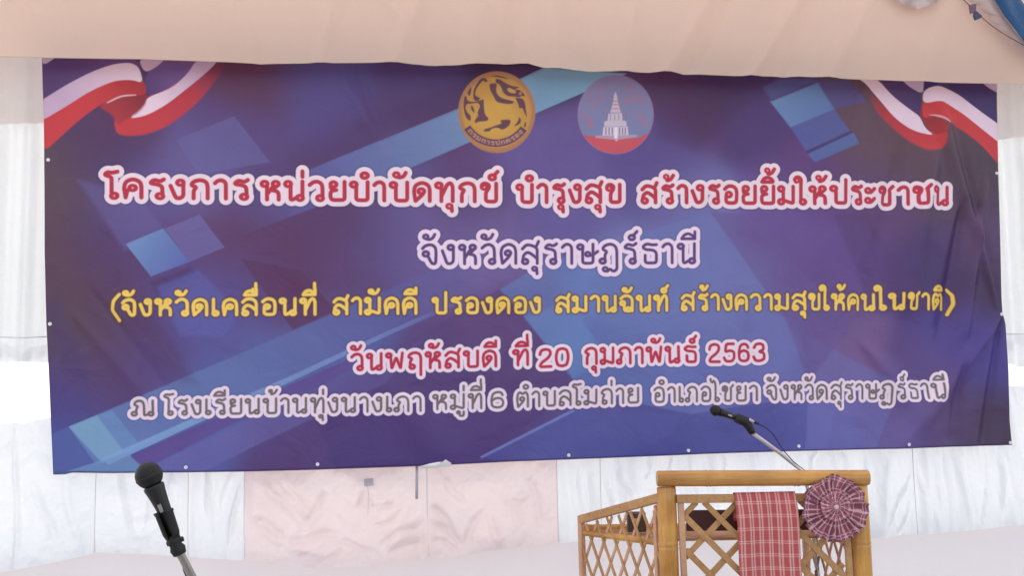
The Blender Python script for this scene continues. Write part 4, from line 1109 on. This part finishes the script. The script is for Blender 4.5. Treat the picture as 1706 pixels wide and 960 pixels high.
# plaid runner draped over the front frame
M_plaid = bpy.data.materials.new('red_plaid'); nt, b = nodes_of(M_plaid)
uvn = N(nt, 'ShaderNodeUVMap'); sep = N(nt, 'ShaderNodeSeparateXYZ'); nt.links.new(uvn.outputs[0], sep.inputs[0])
def stripes(src, per, groups, wd_):
    f = math_node(nt, 'FRACT', math_node(nt, 'DIVIDE', src, per)); acc = None
    for g in groups:
        d = math_node(nt, 'ABSOLUTE', math_node(nt, 'SUBTRACT', f, g))
        m_ = N(nt, 'ShaderNodeMapRange', interpolation_type='SMOOTHSTEP')
        nt.links.new(d, m_.inputs['Value']); m_.inputs['From Min'].default_value = wd_ * .55; m_.inputs['From Max'].default_value = wd_ * 1.1; m_.inputs['To Min'].default_value = 1; m_.inputs['To Max'].default_value = 0
        acc = m_.outputs[0] if acc is None else math_node(nt, 'MAXIMUM', acc, m_.outputs[0])
    return acc
vx = stripes(sep.outputs[0], .0345, (.34, .64), .11)
hz = stripes(sep.outputs[1], .0470, (.3, .46), .045)
both = math_node(nt, 'MULTIPLY', math_node(nt, 'ADD', vx, math_node(nt, 'MULTIPLY', hz, .8)), .62)
cr = N(nt, 'ShaderNodeValToRGB'); cr.color_ramp.elements[0].color = (*lin((190, 84, 82)), 1); cr.color_ramp.elements[1].color = (*lin((232, 180, 168)), 1)
nt.links.new(both, cr.inputs[0]); 
wn = N(nt, 'ShaderNodeTexNoise', i_Scale=260.0, i_Detail=3.0); nt.links.new(uvn.outputs[0], wn.inputs['Vector'])
mxx = N(nt, 'ShaderNodeMix', data_type='RGBA', blend_type='MULTIPLY'); mxx.inputs['Factor'].default_value = .35
nt.links.new(cr.outputs[0], mxx.inputs['A']); nt.links.new(wn.outputs[1], mxx.inputs['B'])
hs = N(nt, 'ShaderNodeHueSaturation'); hs.inputs['Value'].default_value = 1.15
nt.links.new(cr.outputs[0], hs.inputs['Color'])
nt.links.new(cr.outputs[0], b.inputs['Base Color']); b.inputs['Roughness'].default_value = .85
bpn = N(nt, 'ShaderNodeBump', i_Strength=.4, i_Distance=.001); nt.links.new(wn.outputs[0], bpn.inputs['Height']); nt.links.new(bpn.outputs[0], b.inputs['Normal'])
cl = []
xa, xb = P(1224, 824, FY - .02).x, P(1326, 824, FY - .02).x
ztp = (tl.z + tr_.z) / 2 + .0175
path = [(FY + .018, ztp - .10), (FY + .017, ztp - .04), (FY + .015, ztp - .004), (FY + .006, ztp + .003), (FY - .006, ztp + .003), (FY - .0145, ztp - .004), (FY - .0165, ztp - .02)] + [(FY - .018, ztp - .04 - .02 * k) for k in range(34)]
nxr = 60; Xr = np.zeros((len(path), nxr, 3)); UVr = np.zeros((len(path), nxr, 2)); L = 0; pr = path[0]
for j, (yy_, zz_) in enumerate(path):
    L += math.hypot(yy_ - pr[0], zz_ - pr[1]); pr = (yy_, zz_)
    dn = max(0, ztp - zz_) if j > 5 else 0
    for i in range(nxr):
        f = i / (nxr - 1)
        Xr[j, i] = (xa + (xb - xa) * f + .022 * dn + .002 * math.sin(dn * 17), yy_ - (.007 * math.sin(f * 8 + dn * 2.5) + .003 * math.sin(f * 19 - dn * 5) + .008) * min(1, dn * 12) , zz_ + .002 * math.sin(f * 5) * min(1, dn * 5))
        UVr[j, i] = (f * (xb - xa), L)
me = grid_mesh('plaid_runner', Xr, UVr); pr_o = link('plaid_runner', me, M_plaid)
sm = pr_o.modifiers.new('thickness', 'SOLIDIFY'); sm.thickness = .0015
tag(pr_o, 'red and white checked cloth strip draped down the front of the lectern', 'cloth')

# checked rosette on the right upper corner of the lectern
M_ros = bpy.data.materials.new('plum_plaid_pleats'); nt, b = nodes_of(M_ros)
uvn = N(nt, 'ShaderNodeUVMap'); sep = N(nt, 'ShaderNodeSeparateXYZ'); nt.links.new(uvn.outputs[0], sep.inputs[0])
ra = stripes(sep.outputs[1], 1.0, (.30, .56, .84), .022)
rb = stripes(sep.outputs[1], 1.0, (.92,), .02)
kk = stripes(sep.outputs[0], 2.0, (.5,), .24)
nzr = N(nt, 'ShaderNodeTexNoise', i_Scale=2.6, i_Detail=3.0); nt.links.new(uvn.outputs[0], nzr.inputs['Vector'])
sc_ = math_node(nt, 'GREATER_THAN', nzr.outputs[0], .47)
rr_ = math_node(nt, 'MULTIPLY', math_node(nt, 'ADD', math_node(nt, 'ADD', math_node(nt, 'MULTIPLY', ra, .75), math_node(nt, 'MULTIPLY', rb, .7)), math_node(nt, 'MULTIPLY', math_node(nt, 'MULTIPLY', kk, sc_), 1.0)), .8)
cr = N(nt, 'ShaderNodeValToRGB'); cr.color_ramp.elements[0].color = (*lin((150, 74, 88)), 1); cr.color_ramp.elements[1].color = (*lin((232, 186, 190)), 1)
e = cr.color_ramp.elements.new(.4); e.color = (*lin((184, 118, 126)), 1)
nt.links.new(rr_, cr.inputs[0]); nt.links.new(cr.outputs[0], b.inputs['Base Color']); b.inputs['Roughness'].default_value = .8
rc = P(1391, 845, LY - .055)
ro = thing('checked_rosette', 'round pleated plum and white checked rosette on the upper right corner of the lectern', 'rosette', tuple(rc))
bm_obj('pleated_disc', rosette_bm(rc, Vector((1, 0, 0)), Vector((0, 0, 1)), Vector((0, -1, 0)), .118, 30, .015, 2, .06, .05, .05), M_ros, ro)
bm_obj('centre_pleats', rosette_bm(rc + Vector((0, -.016, .004)), Vector((1, 0, 0)), Vector((0, 0, 1)), Vector((0, -1, 0)), .056, 18, .006, 4, .06), M_ros, ro)
bm = bmesh.new(); bmesh.ops.create_uvsphere(bm, u_segments=14, v_segments=8, radius=.009, matrix=Matrix.Translation(rc + Vector((-.002, -.026, .0)))); bm_obj('button', bm, plain_mat('pink_button', (.75, .52, .53)), ro)

# ==================================================================
#  MICROPHONES
# ==================================================================
def lathe_pts(bm, a, d, prof_, n=24):
    """prof_: (distance along d, radius)"""
    return tube(bm, [a + d * t for t, _ in prof_], [max(r, .0004) for _, r in prof_], n)
M_grille = bpy.data.materials.new('microphone_grille'); nt, b = nodes_of(M_grille)
tc = N(nt, 'ShaderNodeTexCoord'); vo = N(nt, 'ShaderNodeTexVoronoi', i_Scale=420.0); nt.links.new(tc.outputs['Object'], vo.inputs['Vector'])
cr = N(nt, 'ShaderNodeValToRGB'); cr.color_ramp.elements[0].color = (.026, .024, .021, 1); cr.color_ramp.elements[1].color = (.006, .006, .006, 1)
nt.links.new(vo.outputs[0], cr.inputs[0]); nt.links.new(cr.outputs[0], b.inputs['Base Color']); b.inputs['Roughness'].default_value = .55; b.inputs['Metallic'].default_value = .3
bpn = N(nt, 'ShaderNodeBump', i_Strength=.6, i_Distance=.001); bpn.invert = True; nt.links.new(vo.outputs[0], bpn.inputs['Height']); nt.links.new(bpn.outputs[0], b.inputs['Normal'])

def microphone(c, d, R, label, k=1.0, blen=.135, r_end=None):
    """c ball centre, d unit direction towards the tail"""
    t = thing('microphone', label, 'microphone', tuple(c), 'handheld microphones on stands')
    bm = bmesh.new()
    pf = [(-R * math.cos(a), R * math.sin(a)) for a in np.linspace(.02, PI * .80, 20)]
    lathe_pts(bm, c, d, pf, 32); bm_obj('grille', bm, M_grille, t)
    bm = bmesh.new()
    lathe_pts(bm, c, d, [(R * .02, R * 1.005), (R * .06, R * 1.03), (R * .16, R * 1.03), (R * .20, R * 1.0)], 32); bm_obj('grille_band', bm, M_clip, t)
    bm = bmesh.new(); e = r_end or R * .42
    lathe_pts(bm, c, d, [(R * .78, R * .60), (R * .84, R * .76), (R * 1.05, R * .76), (R * 1.3, R * .70), (R * 2.2, R * .58), (blen * .75, e * 1.12), (blen - .004, e), (blen, e * .85)], 28)
    sharp(bm_obj('body', bm, M_mic, t), 60)
    side_ = d.cross(Vector((0, -1, 0))).normalized()
    bm = bmesh.new(); f = c + d * (R * 2.3) + Vector((0, -1, 0)) * (R * .62)
    bar(bm, f, f + d * .016, Vector((0, -1, 0)), .007, .003, .001); bm_obj('switch', bm, M_steel, t, False)
    return t
# foreground microphone
MY = 2.12
c1 = P(248, 793, MY); e1 = P(300, 921, MY + .02); d1 = (P(291, 890, MY + .012) - c1).normalized()
microphone(c1, d1, .0258, 'large black microphone tilted up at the lower left in front of the curtains', blen=.115)
ms = thing('microphone_stand', 'grey stand tube with black clip holding the large microphone at lower left', 'microphone stand', tuple(P(420, 1500, MY)), 'microphone stands')
ms.location = (P(345, 1000, MY + .03).x + .12, MY + .1, .006)
up1 = Vector((0, -1, 0))
cs = P(272, 852, MY); ce = P(289, 900, MY + .01)
dcl = (ce - cs).normalized(); sd_v = dcl.cross(up1).normalized()
bm = bmesh.new()
# U-shaped clip sleeve with flared mouth
n = 20; prof_c = [(0.0, .0188), (.004, .0186), (.006, .0172), (.045, .0160), (.056, .013)]
ringsO = []
for t, r in prof_c:
    ringsO.append([bm.verts.new(cs + dcl * t + (sd_v * math.cos(a) + up1 * math.sin(a)) * r) for a in np.linspace(math.radians(-250), math.radians(70), n)])
for r0, r1 in zip(ringsO, ringsO[1:]):
    for k in range(n - 1): bm.faces.new((r0[k], r0[k + 1], r1[k + 1], r1[k]))
o = bm_obj('clip', bm, M_clip, ms); o.modifiers.new('thickness', 'SOLIDIFY').thickness = .003
bm = bmesh.new(); tube(bm, [P(287, 893, MY + .01), P(291, 903, MY + .012), P(293, 909, MY + .014), P(296, 915, MY + .016), P(300, 924, MY + .018)], [.012, .014, .0115, .015, .0125], 18); bm_obj('swivel_joint', bm, M_clip, ms)
bm = bmesh.new(); tube(bm, [P(291, 903, MY + .012) - sd_v * .017, P(291, 903, MY + .012) + sd_v * .015], .005, 12); bm_obj('wing_screw', bm, M_clip, ms)
sA = P(297, 917, MY + .017); sdv = (P(340, 1000, MY + .03) - sA).normalized()
elbow = sA + sdv * .42
bm = bmesh.new(); tube(bm, [sA, sA + sdv * .012, sA + sdv * .014, elbow], [.0088, .0088, .0078, .0078], 16); bm_obj('boom', bm, M_steel, ms)
bm = bmesh.new(); tube(bm, [Vector((elbow.x, elbow.y, elbow.z + .03)), Vector((elbow.x, elbow.y, .03))], .0105, 16); bm_obj('upright', bm, M_steel, ms)
bm = bmesh.new(); tube(bm, [elbow - Vector((0, .025, 0)), elbow + Vector((0, .025, 0))], .018, 16); bm_obj('boom_knob', bm, M_clip, ms)
bm = bmesh.new(); tube(bm, [Vector((elbow.x, elbow.y, z)) for z in (.0065, .03, .034, .05)], [.13, .125, .03, .014], 32); sharp(bm_obj('round_base', bm, M_clip, ms), 40)
# cable of the foreground microphone
tail = c1 + d1 * .115
pts = [tail - d1 * .01, tail + d1 * .02 + Vector((.0, .012, -.006)), P(303, 930, MY + .05), P(308, 952, MY + .05), P(322, 985, MY + .05), P(338, 1040, MY + .06), Vector((elbow.x + .03, elbow.y + .05, .5)), Vector((elbow.x + .06, elbow.y + .1, .05)), Vector((elbow.x + .2, elbow.y + .3, .012))]
bm = bmesh.new(); tube(bm, pts, .0032, 10)
tag(bm_obj('microphone_cable', bm, M_cable), 'black cable running down behind the foreground microphone stand', 'cable')

# lectern microphone, on a gooseneck stand behind the rail
GY = 4.42
c2 = P(1192, 684.5, GY); d2 = (P(1238, 701, GY + .01) - c2).normalized()
microphone(c2, d2, .0225, 'small black microphone pointing left above the lectern rail', blen=.125, r_end=.0105)
m2 = thing('microphone_stand', 'slim pale boom with black clip rising behind the lectern rail', 'microphone stand', tuple(P(1340, 786, GY + .05)), 'microphone stands')
bm = bmesh.new(); tube(bm, [P(1226, 696, GY), P(1232, 699, GY), P(1242, 703, GY), P(1248, 712, GY), P(1252, 720, GY)], [.0185, .0205, .021, .016, .0135], 16); bm_obj('clip', bm, M_clip, m2)
bm = bmesh.new(); tube(bm, [P(1249, 712, GY), P(1251, 716, GY), P(1254, 723, GY)], [.012, .0155, .012], 14); bm_obj('swivel_joint', bm, M_clip, m2)
bm = bmesh.new(); tube(bm, [P(1248, 699, GY - .01), P(1256, 704, GY - .01)], .006, 10); bm_obj('metal_sleeve', bm, M_pale, m2)
bm = bmesh.new(); tube(bm, [P(1256, 703, GY - .005), P(1264, 707, GY - .005)], [.0068, .0045], 10); bm_obj('plug', bm, M_clip, m2)
base = P(1350, 797, GY + .05)
bm = bmesh.new(); tube(bm, [P(1254, 722, GY), P(1276, 738, GY), P(1300, 756, GY + .01), P(1318, 771, GY + .02), P(1336, 786, GY + .04), Vector((base.x, base.y, base.z - .1)), Vector((base.x + .01, base.y + .01, .72))], [.0078, .0078, .0078, .0068, .0050, .0050, .0060], 14); bm_obj('boom', bm, M_pale, m2)
bm = bmesh.new(); tube(bm, [Vector((base.x + .01, base.y + .01, .72)), Vector((base.x + .01, base.y + .01, .03))], .0095, 14); bm_obj('upright', bm, M_steel, m2)
bm = bmesh.new(); tube(bm, [Vector((base.x + .01, base.y + .01, z)) for z in (.0065, .03, .034, .05)], [.11, .105, .03, .014], 28); sharp(bm_obj('round_base', bm, M_clip, m2), 40)
bm = bmesh.new(); tube(bm, [P(1264, 707, GY), P(1276, 713, GY + .01), P(1288, 724, GY + .02), P(1297, 738, GY + .03), P(1306, 752, GY + .03), P(1322, 770, GY + .03), P(1343, 786, GY + .05), Vector((base.x + .03, base.y + .02, .6)), Vector((base.x + .05, base.y + .1, .012))], .0020, 8)
tag(bm_obj('microphone_cable', bm, M_cable), 'thin dark cable hanging from the small microphone above the lectern', 'cable')

# ==================================================================
#  TENT ROOF over the place (above the picture)
# ==================================================================
roof = thing('tent_roof', 'pale cloth tent roof stretched over the stage and audience', 'tent roof', (0, 3, 3.9))
def roof_pt(x, y):
    return (x, y, 4.0 + .55 * (1 - abs(x) / 6.5) + .03 * math.sin(x * 2) * math.sin(y * 1.3))
xs = np.linspace(-5.5, 6.2, 60); ys = np.linspace(0, 1, 40)
Xg = np.zeros((40, 60, 3))
for j, y in enumerate(ys):
    for i, x in enumerate(xs): Xg[j, i] = np.array(roof_pt(x, -1.5 + y * (7.62 + .158 * x))) - np.array((0, 3, 3.9))
link('roof_cloth', grid_mesh('roof_cloth', Xg), M_roof, roof)
for (x, y) in ((-5.3, -1.4), (6.0, -1.4), (-5.3, 5.2), (6.0, 6.9)):
    bm = bmesh.new(); tube(bm, [Vector((x, y, .0)), Vector((x, y, roof_pt(x, y)[2]))], .035, 14); bm_obj('tent_pole', bm, M_pole, roof)
